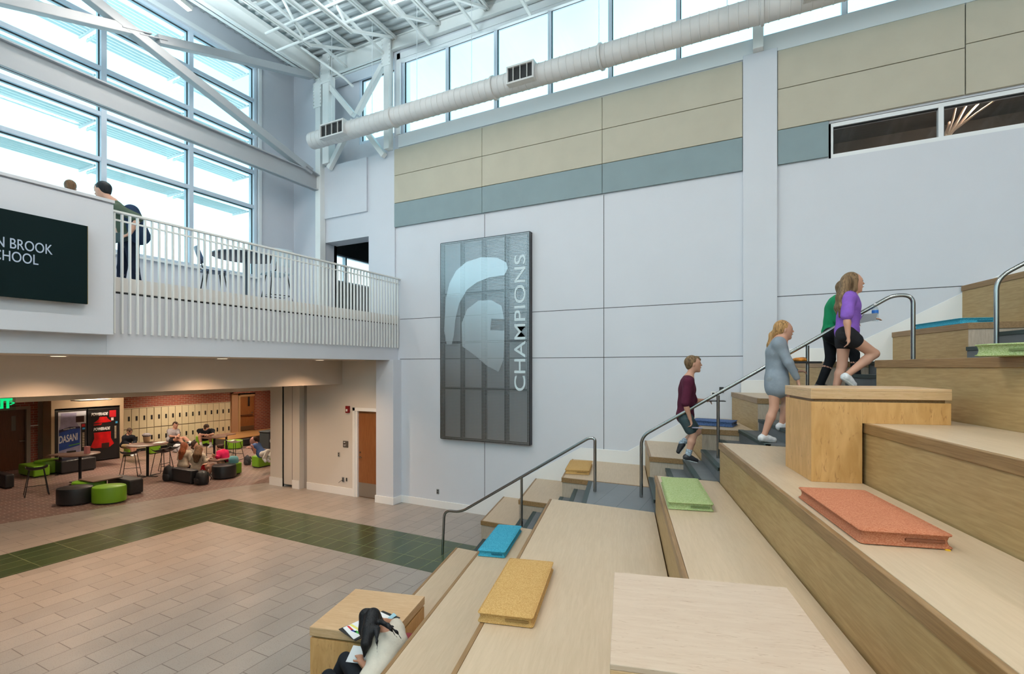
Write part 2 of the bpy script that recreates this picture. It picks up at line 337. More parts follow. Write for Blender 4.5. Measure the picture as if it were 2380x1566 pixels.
# acoustic panels, every one a thing
def panel(name, x0, x1, z0, z1, mat, label, grp):
    m_ = MB(); m_.box(x0+.004, x1-.004, YW-.05, YW-.002, z0+.003, z1-.003); tag(m_.build(name, mat, bevel=.006), label, 'wall panel', grp)
gx = [(-7.86, -5.44, 'leftmost, nearest the balcony'), (-5.44, -2.775, 'in the middle between two vertical seams'), (-2.775, -.335, 'against the left side of the white column')]
for x0, x1, w in gx:
    panel('acoustic_panel', x0, x1, 6.517, 7.083, M_greyp, 'blue grey fabric panel in the low band, '+w, 'blue grey acoustic panels')
    panel('acoustic_panel', x0, x1, 7.087, 7.74, M_tan, 'tan fabric panel in the lower tan row, '+w, 'tan acoustic panels')
    panel('acoustic_panel', x0, x1, 7.744, 8.37, M_tan, 'tan fabric panel in the top row, '+w, 'tan acoustic panels')
panel('acoustic_panel', .185, .90, 6.517, 7.083, M_greyp, 'short blue grey fabric wall panel between white column and high window', 'blue grey acoustic panels')
panel('acoustic_panel', .185, 2.546, 7.087, 7.75, M_tan, 'tan fabric wall panel above the first high window, right of column', 'tan acoustic panels')
panel('acoustic_panel', .185, 2.546, 7.754, 8.39, M_tan, 'tan fabric wall panel in the top row, just right of the column', 'tan acoustic panels')
panel('acoustic_panel', 2.55, 5.1, 7.087, 7.80, M_tan, 'tan fabric wall panel above the second high window', 'tan acoustic panels')
panel('acoustic_panel', 2.55, 5.1, 7.804, 8.39, M_tan, 'tan fabric wall panel at the top right corner of the wall', 'tan acoustic panels')
# skirting: level at the floor, then climbing beside the stair
mb = MB(); mb.box(-7.70, -5.95, YW-.02, YW, 0, .165)
zz = [(-5.95, .165), (-5.72, .165), (-3.22, 1.62), (-2.30, 1.62), (-1.90, 1.86), (-1.1, 2.35)]
pts = [(-7.7, 0)]+zz[1:]+[(-1.1, 0)]
mb.ext([(a, b) for a, b in [(-5.95, 0)]+zz+[(-1.1, 0)]], (0, YW-.02, 0), (1, 0, 0), (0, 0, 1), (0, .02, 0))
struct('baseboard_right', mb, M_trim, bevel=.003)
mb = MB(); mb.box(-.36, .21, YW-.09, YW-.02, 2.4, 2.98); mb.box(.18, 1.0, YW-.02, YW, 3.1, 3.50)
mb.ext([(1.0, 2.9), (1.0, 3.5), (1.14, 3.5), (3.62, 4.87), (8, 4.98), (8, 2.9)], (0, YW-.02, 0), (1, 0, 0), (0, 0, 1), (0, .02, 0))
struct('baseboard_upper', mb, M_trim, bevel=.003)
# pier, door wall, column wall below the balcony
mb = MB(); mb.box(-8.20, -7.68, 9.0, YW+.3, 0, 3.37); struct('wall_pier', mb, M_wall, bevel=.004)
mb = MB(); mb.box(-8.22, -7.66, 8.98, YW, 0, .17); struct('baseboard_pier', mb, M_trim, bevel=.004)
mb = MB(); mb.box(-10.70, -9.06, 9.15, 9.5, 0, 3.37); mb.box(-9.06, -8.2, 9.15, 9.5, 2.17, 3.37); mb.box(-9.06, -8.2, 9.32, 9.5, 0, 2.2); struct('wall_door_side', mb, plain('wall paint with faint lamp warmth', (.66, .615, .565), .75))  # cream tint is warm lamp light put into the wall colour
mb = MB(); mb.box(-10.69, -9.08, 9.13, 9.15, 0, .19); struct('baseboard_door_side', mb, M_trim, bevel=.003)
mb = MB(); mb.box(-10.86, -10.70, 9.2, 9.5, 0, 3.0); struct('trim_5', mb, plain('grey gate track', (.33, .31, .29), .6))
mb = MB(); mb.box(-11.13, -10.86, 9.05, 9.5, 0, 3.37); mb.box(-12.0, -11.50, 9.05, 9.5, 0, 3.37); mb.box(-11.50, -11.13, 9.08, 9.5, .07, 3.37); mb.box(-11.5, -11.13, 9.3, 9.5, 0, .1); struct('wall_column', mb, plain('wall paint with faint lamp warmth', (.66, .615, .565), .75))  # same lamp warmth put into the column wall colour
mb = MB(); mb.box(-12.02, -11.51, 9.03, 9.05, 0, .22); mb.box(-11.12, -10.86, 9.03, 9.05, 0, .22); struct('baseboard_column', mb, M_trim)
mb = MB(); mb.box(-11.515, -11.5, 9.045, 9.09, 0, 3.3); mb.box(-11.13, -11.125, 9.045, 9.09, .2, 3.3); struct('trim_6', mb, M_joint)
# service door
d = MB(); d.box(-8.93, -8.21, 9.19, 9.23, .01, 2.12); dr = struct('door_1', d, M_door)
f = MB(); f.box(-9.07, -8.99, 9.12, 9.2, 0, 2.2); f.box(-8.99, -8.93, 9.14, 9.24, 0, 2.14); f.box(-9.07, -8.2, 9.12, 9.24, 2.12, 2.2); f.build('door_frame', M_trim, dr, bevel=.003)
k = MB(); k.box(-8.92, -8.22, 9.185, 9.19, .02, .36); k.build('kick_plate', M_kick, dr)
k = MB(); k.lathe([(.03, 0), (.03, .01)], (-8.87, 9.18, .98)); k.tube([(-8.87, 9.19, .99), (-8.87, 9.14, .99), (-8.78, 9.13, .985)], .011, 8); k.tube([(-8.87, 9.19, 1.1), (-8.87, 9.165, 1.1)], .02, 10); k.build('door_handle', M_ss, dr, smooth=True)
# balcony slab, fascia, ceiling below
mb = MB(); mb.box(-11.37, -7.95, -8, YW, 3.40, 4.34); struct('floor_balcony', mb, M_wall)
mb = MB(); mb.box(-7.95, -7.78, 3.42, YW, 3.36, 4.19); mb.box(-7.95, -7.78, -8, 3.42, 3.36, 4.3); struct('wall_fascia', mb, M_wall, bevel=.003)
mb = MB(); mb.box(-9.44, -7.95, -8, 9.15, 3.362, 3.40); struct('ceiling_balcony', mb, M_wallwarmlit)
mb = MB(); mb.box(-7.95, -7.765, 3.42, YW, 4.215, 4.41); struct('trim_7', mb, plain('fascia cream paint', (.68, .665, .65), .6), bevel=.003)
mb = MB(); mb.box(-7.93, -7.79, 3.42, YW, 4.185, 4.22); struct('trim_8', mb, M_joint)
mb = MB(); mb.box(-7.97, -7.6, -8, 3.42, 3.62, 5.32); mb.box(-7.95, -7.62, -8, 3.41, 5.32, 5.34); mb.box(-7.98, -7.585, -8, 3.43, 5.34, 5.38); struct('wall_parapet', mb, M_wall, bevel=.004)
mb = MB(); mb.box(-9.70, -9.44, -8, 9.15, 2.77, 3.37); struct('wall_bulkhead', mb, M_wallwarmlit, bevel=.003)
mb = MB(); mb.box(-12.2, -9.6, -8, 9.15, 2.80, 2.95); struct('ceiling_low', mb, M_wallwarmlit)
mb = MB(); mb.box(-12.3, -12.0, -8, 9.05, 2.56, 3.0); struct('wall_header', mb, M_wallwarmlit)
# window wall
XW = -11.37
zr = (7.2, 8.07, 8.95, 9.86); ys = [8.165-1.6*0]+[6.60-1.64*i for i in range(10)]
mb = MB(); mb.box(XW-.25, XW, -8.2, 8.13, 4.3, 5.44); mb.box(XW-.25, XW, -8.2, 8.2, 10.73, 11.6); mb.box(XW-.25, XW, 8.2, YW+.3, 4.3, 11.6); struct('wall_left', mb, M_wall)
f = MB()
for y in ys: f.box(XW-.20, XW+.0, y-.045, y+.045, 5.44, 10.73)
for z in zr+(5.47, 10.70): f.box(XW-.19, XW-.01, ys[-1], ys[0], z-.04, z+.04)
w4 = struct('window_4', f, M_frame)
for a, b_ in zip(ys[1:], ys):
    for z0, z1 in zip((5.47,)+zr, zr+(10.70,)):
        g = MB(); g.box(XW-.115, XW-.107, a+.045, b_-.045, z0+.04, z1-.04); g.build('pane', M_glass, w4)
    g = MB()
    for z0, z1 in zip((5.47,)+zr, zr+(10.70,)): g.box(XW-.10, XW-.07, b_-.058, b_-.044, z0+.04, z1-.04); g.box(XW-.10, XW-.07, a+.04, b_-.045, z1-.055, z1-.04)
    g.build('gasket', M_gask, w4)
mb = MB(); mb.box(XW-.02, XW+.06, 8.21, 8.29, 5.44, 10.80); mb.box(XW-.02, XW+.05, -8, 8.29, 10.74, 10.84); mb.box(XW, XW+.08, -8, 8.2, 5.40, 5.44); struct('trim_9', mb, M_frame2)
# outdoor sunshades, one per bay and level
M_shade = plain('sunshade aluminium', (.85, .92, .95), .5)
k = 0
for zi, (z, lev) in enumerate(zip(zr+(10.66,), ('second', 'third', 'fourth', 'fifth', 'top'))):
    for bi in range(7):
        y1, y0 = ys[bi]-.05, ys[bi+1]+.05
        t = thing('sunshade', f'pale aluminium louvre sunshade outside the tall window wall', 'sunshade', (XW-.2, y0, z-.06), 0, 'sunshades outside the window wall')
        for j in range(5):
            b_ = MB(); x = -.08-j*.115; b_.ext([(0, 0), (.062, -.012), (.062, -.005), (0, .007)], (x, 0, 0), (-1, 0, 0), (0, 0, 1), (0, y1-y0, 0)); b_.build('blade', M_shade, t)
        b_ = MB(); b_.box(-.62, 0, 0, .025, -.05, -.015); b_.box(-.62, 0, y1-y0-.025, y1-y0, -.05, -.015); b_.build('bracket', M_frame2, t)
# room beyond the balcony door opening
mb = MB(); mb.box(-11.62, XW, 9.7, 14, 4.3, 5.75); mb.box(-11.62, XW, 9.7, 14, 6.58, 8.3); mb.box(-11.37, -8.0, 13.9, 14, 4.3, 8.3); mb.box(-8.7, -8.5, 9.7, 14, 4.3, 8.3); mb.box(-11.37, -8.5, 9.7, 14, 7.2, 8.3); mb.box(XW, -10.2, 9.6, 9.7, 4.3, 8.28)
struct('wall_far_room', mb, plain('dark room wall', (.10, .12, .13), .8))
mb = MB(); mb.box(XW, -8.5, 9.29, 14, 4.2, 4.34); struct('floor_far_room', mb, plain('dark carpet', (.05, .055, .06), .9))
fr = MB()
for y in (9.72, 11.2, 12.7, 13.9): fr.box(XW-.15, XW-.02, y-.03, y+.03, 5.75, 6.58)
fr.box(XW-.15, XW-.02, 9.7, 14, 5.75, 5.8); fr.box(XW-.15, XW-.02, 9.7, 14, 6.53, 6.58)
w5 = struct('window_5', fr, M_frame); g = MB(); g.box(XW-.1, XW-.092, 9.75, 13.9, 5.8, 6.53); g.build('pane', M_glass, w5)
# ceiling deck: ribbed steel
def zdeck(x): return 11.19-.0535*(min(x, -2.0)+10.4)
mb = MB(); ribs = []; y = -8.2
while y < YW: ribs += [(y, 0), (y+.06, 0), (y+.09, .055), (y+.17, .055)]; y += .2
for xa, xb in ((-11.6, -2.0), (-2.0, 12.0)):
    vs = [(x, yy, zdeck(x)+dz) for yy, dz in ribs for x in (xa, xb)]; n = len(ribs)
    mb.add(vs, [(2*i+1, 2*i, 2*i+2, 2*i+3) for i in range(n-1)])
struct('ceiling', mb, M_deck)
mb = MB(); mb.add([(-11.8, -8.4, 11.6), (12.2, -8.4, 11.6), (12.2, 9.9, 11.6), (-11.8, 9.9, 11.6)]+[(-11.8, -8.4, 11.7), (12.2, -8.4, 11.7), (12.2, 9.9, 11.7), (-11.8, 9.9, 11.7)], [(0, 3, 2, 1), (4, 5, 6, 7), (0, 1, 5, 4), (1, 2, 6, 5), (2, 3, 7, 6), (3, 0, 4, 7)]); struct('ceiling_roof', mb, M_deck)
# closing walls behind the camera, with unseen windows added to let in more daylight
mb = MB(); mb.box(-22, 12, -8.3, -8, 0, 4.6); mb.box(-11.7, 12, -8.3, -8, 10.3, 11.7); mb.box(-11.7, -10.5, -8.3, -8, 4.6, 10.3); mb.box(11, 12, -8.3, -8, 4.6, 10.3); struct('wall_back', mb, M_wall)
win_y('window_added', [-10.5+2.15*i for i in range(11)], -8.15, 4.6, 10.3, fw=.08, rows=(6.5, 8.4))
mb = MB(); mb.box(11.8, 12.0, -8.3, 9.6, 0, 11.7); struct('wall_east', mb, M_wall)
# ================================================================ STRUCTURAL STEEL
XG = -10.3
def ibeam(mb, a, b, h, w, tf=.025, tw=.02):
    a, b = np.array(a, float), np.array(b, float); up = np.array([0, 0, 1.])
    mb.bar(a, b, tw, h); mb.bar(a+up*(h/2-tf/2), b+up*(h/2-tf/2), w, tf); mb.bar(a-up*(h/2-tf/2), b-up*(h/2-tf/2), w, tf)
mb = MB(); ibeam(mb, (XG, -8, 10.86), (XG, 9.2, 10.86), .46, .22); tag(mb.build('steel_beam', M_steel), 'white steel roof girder running along the top of the window wall', 'beam')
mb = MB(); ibeam(mb, (XG, -8, 7.95), (XG, 9.2, 7.95), .42, .16); mb.box(XG-.09, XG+.012, -8, 9.1, 7.78, 8.12); tag(mb.build('steel_beam', M_beam), 'grey painted steel beam crossing low in front of the window wall', 'beam')
b1a, b1b = atx(722, 400, XG), atx(150, -50, XG)
mb = MB(); mb.bar(b1a, b1b, .17, .17, (1, 0, 0)); bo = mb.build('steel_brace', M_beam, bevel=.01); tag(bo, 'long continuous diagonal steel brace rising left from the wall corner', 'brace')
mb = MB(); g0 = atx(705, 388, XG); g1 = atx(735, 410, XG); mb.bar(g0, g1, .02, .26, (1, 0, 0)); mb.build('gusset_plate', M_beam, bo)
for (a, b_, lb) in (((722, 176), (365, 92), 'shallow diagonal steel brace on the corner side of the crossing'), ((300, 70), (-120, -30), 'shallow diagonal steel brace on the left side of the crossing')):
    p, q = atx(*a, XG), atx(*b_, XG); mb = MB(); mb.bar(p, q, .16, .16, (1, 0, 0)); o = mb.build('steel_brace', M_beam, bevel=.01); tag(o, lb, 'brace')
    e = q if a[0] > 400 else p; f_ = p if a[0] > 400 else q; dd_ = (f_-e)/np.linalg.norm(f_-e); mb = MB(); mb.bar(e+dd_*.15, e-dd_*.35, .02, .19, (1, 0, 0)); mb.build('gusset_plate', M_beam, o)
# columns
def column(x, y, z0, z1, w, label, mat=M_steel):
    t = thing('steel_column', label, 'column', (x, y, z0)); m_ = MB(); m_.box(-w/2, w/2, -w/2, w/2, 0, z1-z0); m_.build('shaft', mat, t, bevel=.008)
    m_ = MB(); m_.box(-w*.5-.05, w*.5+.05, -w/2-.015, -w/2+.01, z1-z0-.75, z1-z0-.1)
    for i in range(7):
        for sx in (-1, 1): m_.box(sx*(w/2+.03)-.012, sx*(w/2+.03)+.012, -w/2-.035, -w/2-.01, z1-z0-.7+i*.09, z1-z0-.67+i*.09)
    m_.build('bolted_plate', mat, t); return t
column(-7.97, 9.17, 8.36, 11.06, .16, 'white steel column beside the first clerestory window')
column(-9.93, 9.17, 8.36, 11.15, .22, 'white steel column in the corner where girder meets wall')
column(-.10, 9.17, 8.44, 10.72, .16, 'white steel post standing on top of the white column')
column(-10.25, 9.19, 4.34, 10.62, .18, 'tall pale steel column carrying the girder at the wall corner')
mb = MB(); ibeam(mb, (-9.83, 9.2, 10.83), (-8.05, 9.2, 10.83), .46, .16); mb.box(-9.8, -8.05, 9.16, 9.24, 10.62, 11.0); tag(mb.build('steel_beam', M_steel), 'short white steel beam over the cross bracing by the small window', 'beam')
mb = MB(); ibeam(mb, (-7.9, 9.22, 10.86), (11, 9.22, 10.6), .3, .1); tag(mb.build('steel_beam', M_steel), 'long white edge beam above the clerestory windows', 'beam')
c_ = aty(826, 272, 9.15)
for (x, y, lb, w_) in ((762, 196, 'cross brace arm going up to the corner column', 'tube'), (890, 152, 'cross brace arm going up to the window column', 't'), (765, 392, 'cross brace arm going down to the corner', 't'), (893, 362, 'cross brace arm going down toward the window column', 't')):
    q = aty(x, y, 9.15); mb = MB(); mb.bar(c_+(q-c_)*.06, q, .12, .12, (0, 1, 0)); tag(mb.build('steel_brace', M_steel, bevel=.008), 'short white steel '+lb, 'brace')
# open web joists
for i in range(16):
    x = -9.06+1.257*i
    if x > 11: break
    zt = zdeck(x)-.05; zb = zt-.72
    t = thing('roof_joist', 'white open web steel joist under the ribbed roof deck', 'joist', (x, 0, zb), 0, 'roof joists')
    m_ = MB(); m_.box(-.06, -.012, -8, 9.2, zt-zb-.06, zt-zb); m_.box(.012, .06, -8, 9.2, zt-zb-.06, zt-zb); m_.build('top_chord', M_steel, t)
    m_ = MB(); m_.box(-.05, -.01, -8, 7.85, 0, .05); m_.box(.01, .05, -8, 7.85, 0, .05); m_.build('bottom_chord', M_steel, t)
    m_ = MB(); y = 7.7; m_.bar((0, 7.8, .03), (0, 9.15, zt-zb-.04), .07, .05); s = 0
    while y > -8: m_.bar((0, y, .03 if s == 0 else zt-zb-.04), (0, y-.65, zt-zb-.04 if s == 0 else .03), .045, .035); y -= .65; s = 1-s
    m_.build('web', M_steel, t)
    k_ = MB(); k_.bar((x-.30, 6.6, zt-.05), (x-.24, 9.2, zt-.40), .055, .055); tag(k_.build('kicker_brace', M_steel), 'slim white kicker brace from roof joist down to the wall', 'brace', 'kicker braces')
for j, (yy, zz_) in enumerate(((7.62, 10.38), (7.35, 10.62), (4.6, 10.45))):
    mb = MB(); mb.tube([(-9.9, yy, zz_), (10, yy, zz_-.25)], .028, 8); tag(mb.build('conduit_pipe', M_steel, smooth=True), ['white pipe running under the joists, lowest and nearest the wall', 'white pipe running between the joist webs near the wall', 'white pipe under the joists farther from the wall'][j], 'pipe')
mb = MB(); mb.tube([at(700, 110, 11.9), at(802, 183, 11.9), at(811, 192, 11.9), at(820, 201, 11.9)], .03, 8); tag(mb.build('vent_pipe', M_steel, smooth=True), 'white pipe stub with a kinked end hanging before the cross bracing', 'pipe')
# duct
YD, ZD, RD = 8.5, 8.66, .19
mb = MB(); pts = []; rs = []; x = -9.75
pts.append((x, YD, ZD)); rs.append(.02); pts.append((x+.002, YD, ZD)); rs.append(RD)
while x < 9:
    x += .14; pts += [(x-.012, YD, ZD), (x-.006, YD, ZD), (x+.006, YD, ZD), (x+.012, YD, ZD)]; rs += [RD, RD+.006, RD+.006, RD]
duct = thing('air_duct', 'long pale spiral duct hanging below the clerestory windows', 'duct', (0, 0, 0))
mb.tube(pts, rs, 36); mb.build('spiral_body', M_duct, duct, smooth=True)
for px, in ((916,), (1149,), (1398,), (1772,), (2100,)):
    xx = aty(px, 853, YD)[0]; m_ = MB(); m_.tube([(xx-.03, YD, ZD), (xx-.02, YD, ZD), (xx+.02, YD, ZD), (xx+.03, YD, ZD)], [RD+.004, RD+.03, RD+.03, RD+.004], 36); m_.build('flange', M_duct, duct, smooth=True)
def diffuser(x0, x1):
    m_ = MB(); z0, z1, yf, yb = ZD-.16, ZD+.17, YD-.25, YD-.02; e = .035
    m_.box(x0, x0+e, yf, yb, z0, z1); m_.box(x1-e, x1, yf, yb, z0, z1); m_.box(x0+e, x1-e, yf, yb, z1-e, z1); m_.box(x0+e, x1-e, yf, yb, z0, z0+e); g = m_.build('diffuser', M_duct, duct, bevel=.004)
    m_ = MB(); m_.box(x0+e, x1-e, YD-.212, YD-.205, z0+e, z1-e); m_.build('grille_back', M_dark, g)
    m_ = MB()
    for i in range(1, 4): xx = x0+(x1-x0)*i/4; m_.box(xx-.006, xx+.006, yf+.01, yb, z0+e, z1-e)
    m_.build('grille_vane', M_duct, g)
for a, b_ in ((742, 797), (1176, 1240)): diffuser(aty(a, 853, YD-.25)[0], aty(b_, 853, YD-.25)[0])
diffuser(aty(1868, 853, YD-.25)[0], aty(1990, 853, YD-.25)[0])
for px in (771, 865, 969, 1096, 1392, 1690):
    xx = aty(px, 853, YD)[0]; m_ = MB(); m_.tube([(xx, YD, ZD+RD), (xx, YD, zdeck(xx))], .006, 6); tag(m_.build('hanger_cable', M_frame2), 'thin steel cable holding up the spiral duct', 'cable', 'duct hanger cables')
# roller shade tubes
m_ = MB(); m_.tube([(-7.6, 9.36, 10.5), (-3.95, 9.36, 10.5)], .035, 12); m_.tube([(-7.62, 9.36, 10.5), (-7.58, 9.36, 10.5)], .05, 12); tag(m_.build('roller_shade', plain('grey shade fabric', (.30, .33, .37), .7), smooth=True), 'grey roller shade rolled up at the head of clerestory windows', 'shade')
m_ = MB(); m_.tube([(-9.3, 9.55, 10.66), (-8.05, 9.55, 10.66)], .05, 12); tag(m_.build('roller_shade', M_duct, smooth=True), 'short pale roller shade over the small braced window', 'shade')
# ================================================================ SEATING
SS = {1: -2.49, 2: -1.765, 3: -1.0, 4: .372, 5: 1.09, 6: 1.79, 7: 2.55, 8: 3.94, 9: 4.72, 10: 5.5, 11: 9}
ZS = {1: .4615, 2: .923, 3: 1.385, 4: 1.846, 5: 2.308, 6: 2.769, 7: 3.27, 8: 3.72, 9: 4.36, 10: 4.85}
ORD = {1: 'lowest', 2: 'second', 3: 'third', 4: 'fourth', 5: 'fifth', 6: 'sixth', 7: 'seventh', 8: 'eighth', 9: 'ninth', 10: 'tenth'}
NH = .075; YB, Y1, Y2 = 6.33, 7.62, 9.27
LB = {1: 'lowest wide wooden seating tier, a narrow front strip beside the floor', 2: 'second wooden seating tier carrying the blue cushion', 3: 'widest wooden seating tier, the third one, with the long mustard cushion',
      4: 'fourth wooden seating tier carrying the near green cushion', 5: 'fifth wooden seating tier carrying the orange cushion', 6: 'sixth wooden seating tier behind the orange cushion', 7: 'seventh wooden seating tier at eye level on the right',
      8: 'eighth wooden seating tier beyond the right edge', 9: 'ninth wooden seating tier beyond the right edge', 10: 'topmost wooden platform beyond the right edge'}
for k in range(1, 11):
    s0, s1, z, zl = SS[k], SS[k+1], ZS[k], ZS.get(k-1, 0)
    t = thing('seating_tier', LB[k], 'bench', (*sY(s0, YB), 0), 0, 'wooden seating tiers'); ox, oy = sY(s0, YB)
    L = lambda p: (p[0]-ox, p[1]-oy)
    tn = -7.2
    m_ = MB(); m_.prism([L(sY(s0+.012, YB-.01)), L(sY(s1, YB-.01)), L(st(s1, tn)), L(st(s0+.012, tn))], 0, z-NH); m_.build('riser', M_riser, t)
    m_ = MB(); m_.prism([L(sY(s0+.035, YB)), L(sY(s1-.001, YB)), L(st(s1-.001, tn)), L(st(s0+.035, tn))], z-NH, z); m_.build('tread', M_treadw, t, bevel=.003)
    m_ = MB(); m_.prism([L(sY(s0, YB)), L(sY(s0+.033, YB)), L(st(s0+.033, tn)), L(st(s0, tn))], z-NH, z); m_.build('nosing', M_nose, t, bevel=.004)
WB = {1: 'lowest wooden seat box by the wall at the stair foot', 2: 'second wooden seat box climbing along the wall', 3: 'long wooden seat box by the wall holding the small mustard cushion', 4: 'fourth wooden seat box against the wall behind the boy in maroon',
      5: 'fifth wooden seat box against the wall under the navy cushion', 6: 'sixth wooden seat box against the wall below the white column', 7: 'seventh wooden seat box behind the two girls on the stair', 8: 'eighth wooden seat box by the wall under the turquoise cushion', 9: 'ninth wooden seat box high at the right edge by the wall'}
for k in range(1, 10):
    s0, s1, z = SS[k], SS[k+1], ZS[k]
    ox, oy = sY(s0, Y1); L = lambda p: (p[0]-ox, p[1]-oy)
    t = thing('wall_seat_box', WB[k], 'bench', (ox, oy, 0), 0, 'wooden seat boxes along the wall')
    e = .012
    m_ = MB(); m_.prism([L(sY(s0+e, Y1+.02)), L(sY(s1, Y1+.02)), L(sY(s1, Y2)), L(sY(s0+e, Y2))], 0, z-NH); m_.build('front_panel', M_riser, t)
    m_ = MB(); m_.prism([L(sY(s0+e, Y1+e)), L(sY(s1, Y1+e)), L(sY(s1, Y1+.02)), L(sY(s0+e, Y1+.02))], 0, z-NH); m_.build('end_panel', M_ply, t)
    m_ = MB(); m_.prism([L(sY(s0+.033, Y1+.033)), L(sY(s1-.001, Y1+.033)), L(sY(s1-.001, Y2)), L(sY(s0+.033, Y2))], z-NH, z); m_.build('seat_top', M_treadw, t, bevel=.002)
    m_ = MB(); m_.prism([L(sY(s0, Y1)), L(sY(s0+.033, Y1+.033)), L(sY(s0+.033, Y2)), L(sY(s0, Y2))], z-NH, z); m_.prism([L(sY(s0, Y1)), L(sY(s1, Y1)), L(sY(s1, Y1+.033)), L(sY(s0+.033, Y1+.033))], z-NH, z); m_.build('nosing', M_nose, t, bevel=.003)
# stairs between tiers and wall boxes
def flight(label, steps, send):
    ox, oy = sY(steps[0][0], YB); t = thing('stair_flight', label, 'stairs', (ox, oy, 0)); L = lambda p: (p[0]-ox, p[1]-oy)
    for i, (s, z) in enumerate(steps):
        sn = steps[i+1][0] if i+1 < len(steps) else send
        m_ = MB(); m_.prism([L(sY(s, YB+.003)), L(sY(sn, YB+.003)), L(sY(sn, Y1-.003)), L(sY(s, Y1-.003))], 0 if i == 0 else max(0, z-.5), z-.004)
        so = m_.build('step', M_landing if sn-s > .5 else M_stair, t)
        m_ = MB(); m_.prism([L(sY(s-.012, YB+.003)), L(sY(s+.055, YB+.003)), L(sY(s+.055, Y1-.003)), L(sY(s-.012, Y1-.003))], z-.045, z); m_.build('stair_nosing', M_stairn, so, bevel=.003)
flight('lower dark stair flight rising from the floor to the grey landing', [(-2.43+.2358*i, .1538*(i+1)) for i in range(9)], .371)
flight('middle dark stair flight rising past the boy in maroon to the upper landing', [(.371+.24*i, 1.385+.157*(i+1)) for i in range(12)], 3.93)
flight('short upper dark stair flight at the right edge', [(3.93+.265*i, 3.27+.166*(i+1)) for i in range(7)], 9)
# handrails
def fillet(pts, r, n=6):
    pts = [np.array(p, float) for p in pts]; out = [pts[0]]
    for a, b_, c in zip(pts, pts[1:], pts[2:]):
        u, v = a-b_, c-b_; lu, lv = np.linalg.norm(u), np.linalg.norm(v); u /= lu; v /= lv; q = min(r, lu*.49, lv*.49)
        p0, p1 = b_+u*q, b_+v*q
        out += [(1-k/n)**2*p0+2*(1-k/n)*(k/n)*b_+(k/n)**2*p1 for k in range(n+1)]
    return out+[pts[-1]]
def rail(label, pts, posts):
    t = thing('handrail', label, 'handrail', (pts[0][0], 7.0, pts[0][2])); o = np.array([pts[0][0], 7.0, pts[0][2]])
    m_ = MB(); m_.tube([p-o for p in fillet(pts, .13)], .022, 14); m_.build('rail', M_ss, t, smooth=True)
    for x, zt, zb in posts: m_ = MB(); m_.tube([np.array((x, 7, zb))-o, np.array((x, 7, zt))-o], .020, 14); m_.build('post', M_ss, t, smooth=True)
rail('lower stainless handrail from the floor to the grey landing', [(-4.90, 7, 0), (-4.86, 7, .76), (-4.52, 7, .78), (-2.30, 7, 2.16), (-2.21, 7, 2.16), (-2.21, 7, 1.385)], [(-3.40, 1.46, .70)])
rail('long middle stainless handrail climbing behind the students', [(-1.54, 7, 1.385), (-1.54, 7, 2.23), (1.30, 7, 4.02), (1.48, 7, 4.00), (1.48, 7, 3.27)], [(-.545, 2.83, 1.99), (.46, 3.46, 2.6)])
rail('upper stainless handrail at the right edge of the stair', [(2.18, 7, 3.27), (2.18, 7, 4.14), (5.0, 7, 5.9)], [(3.2, 4.76, 3.7), (4.3, 5.45, 4.2)])
# desks straddling two tiers
def desk(label, s0, s1, t0, t1, zt, zl, zh, sr, mtop, mbody=M_dbody, group=None):
    cx_, cy_ = st(s0, t0); t = thing('study_table', label, 'table', (cx_, cy_, zl), 0, group)
    q = lambda s, tt: (st(s, tt)[0]-cx_, st(s, tt)[1]-cy_)
    m_ = MB(); m_.prism([q(s0, t0), q(s1, t0), q(s1, t1), q(s0, t1)], zt-.083-zl, zt-.022-zl); m_.build('top_edge', M_dedge, t, bevel=.003)
    m_ = MB(); m_.prism([q(s0, t0), q(s1, t0), q(s1, t1), q(s0, t1)], zt-.022-zl, zt-zl); m_.build('table_top', mtop, t, bevel=.003)
    m_ = MB(); m_.prism([q(s0+.03, t0+.03), q(s1-.03, t0+.03), q(s1-.03, t1-.03), q(s0+.03, t1-.03)], zt-.11-zl, zt-.08-zl); m_.build('shadow_gap', M_nose, t)
    m_ = MB(); m_.prism([q(s0+.004, t0+.004), q(sr-.014, t0+.004), q(sr-.014, t1-.004), q(s0+.004, t1-.004)], 0, zt-.105-zl)
    m_.prism([q(sr-.014, t0+.004), q(s1-.004, t0+.004), q(s1-.004, t1-.004), q(sr-.014, t1-.004)], zh-zl, zt-.105-zl); m_.build('body', mbody, t, bevel=.002)
    return t
desk('pale maple study table in the bottom foreground, largest in view', -.05, .78, 1.84, 2.67, 2.12, ZS[3], ZS[4], SS[4], M_dtop)
desk('honey maple study table standing on the fifth tier above the orange cushion', 1.42, 2.36, 4.28, 4.92, 3.035, ZS[5], ZS[6], SS[6], M_dtopw)
ld = desk('low maple study table at the floor where the girl in cream writes', -2.91, -2.09, 4.17, 5.0, .735, 0.0, ZS[1], SS[1], M_dtopw)
def desk_box(s0, s1, t0, t1, z0, z1): pass
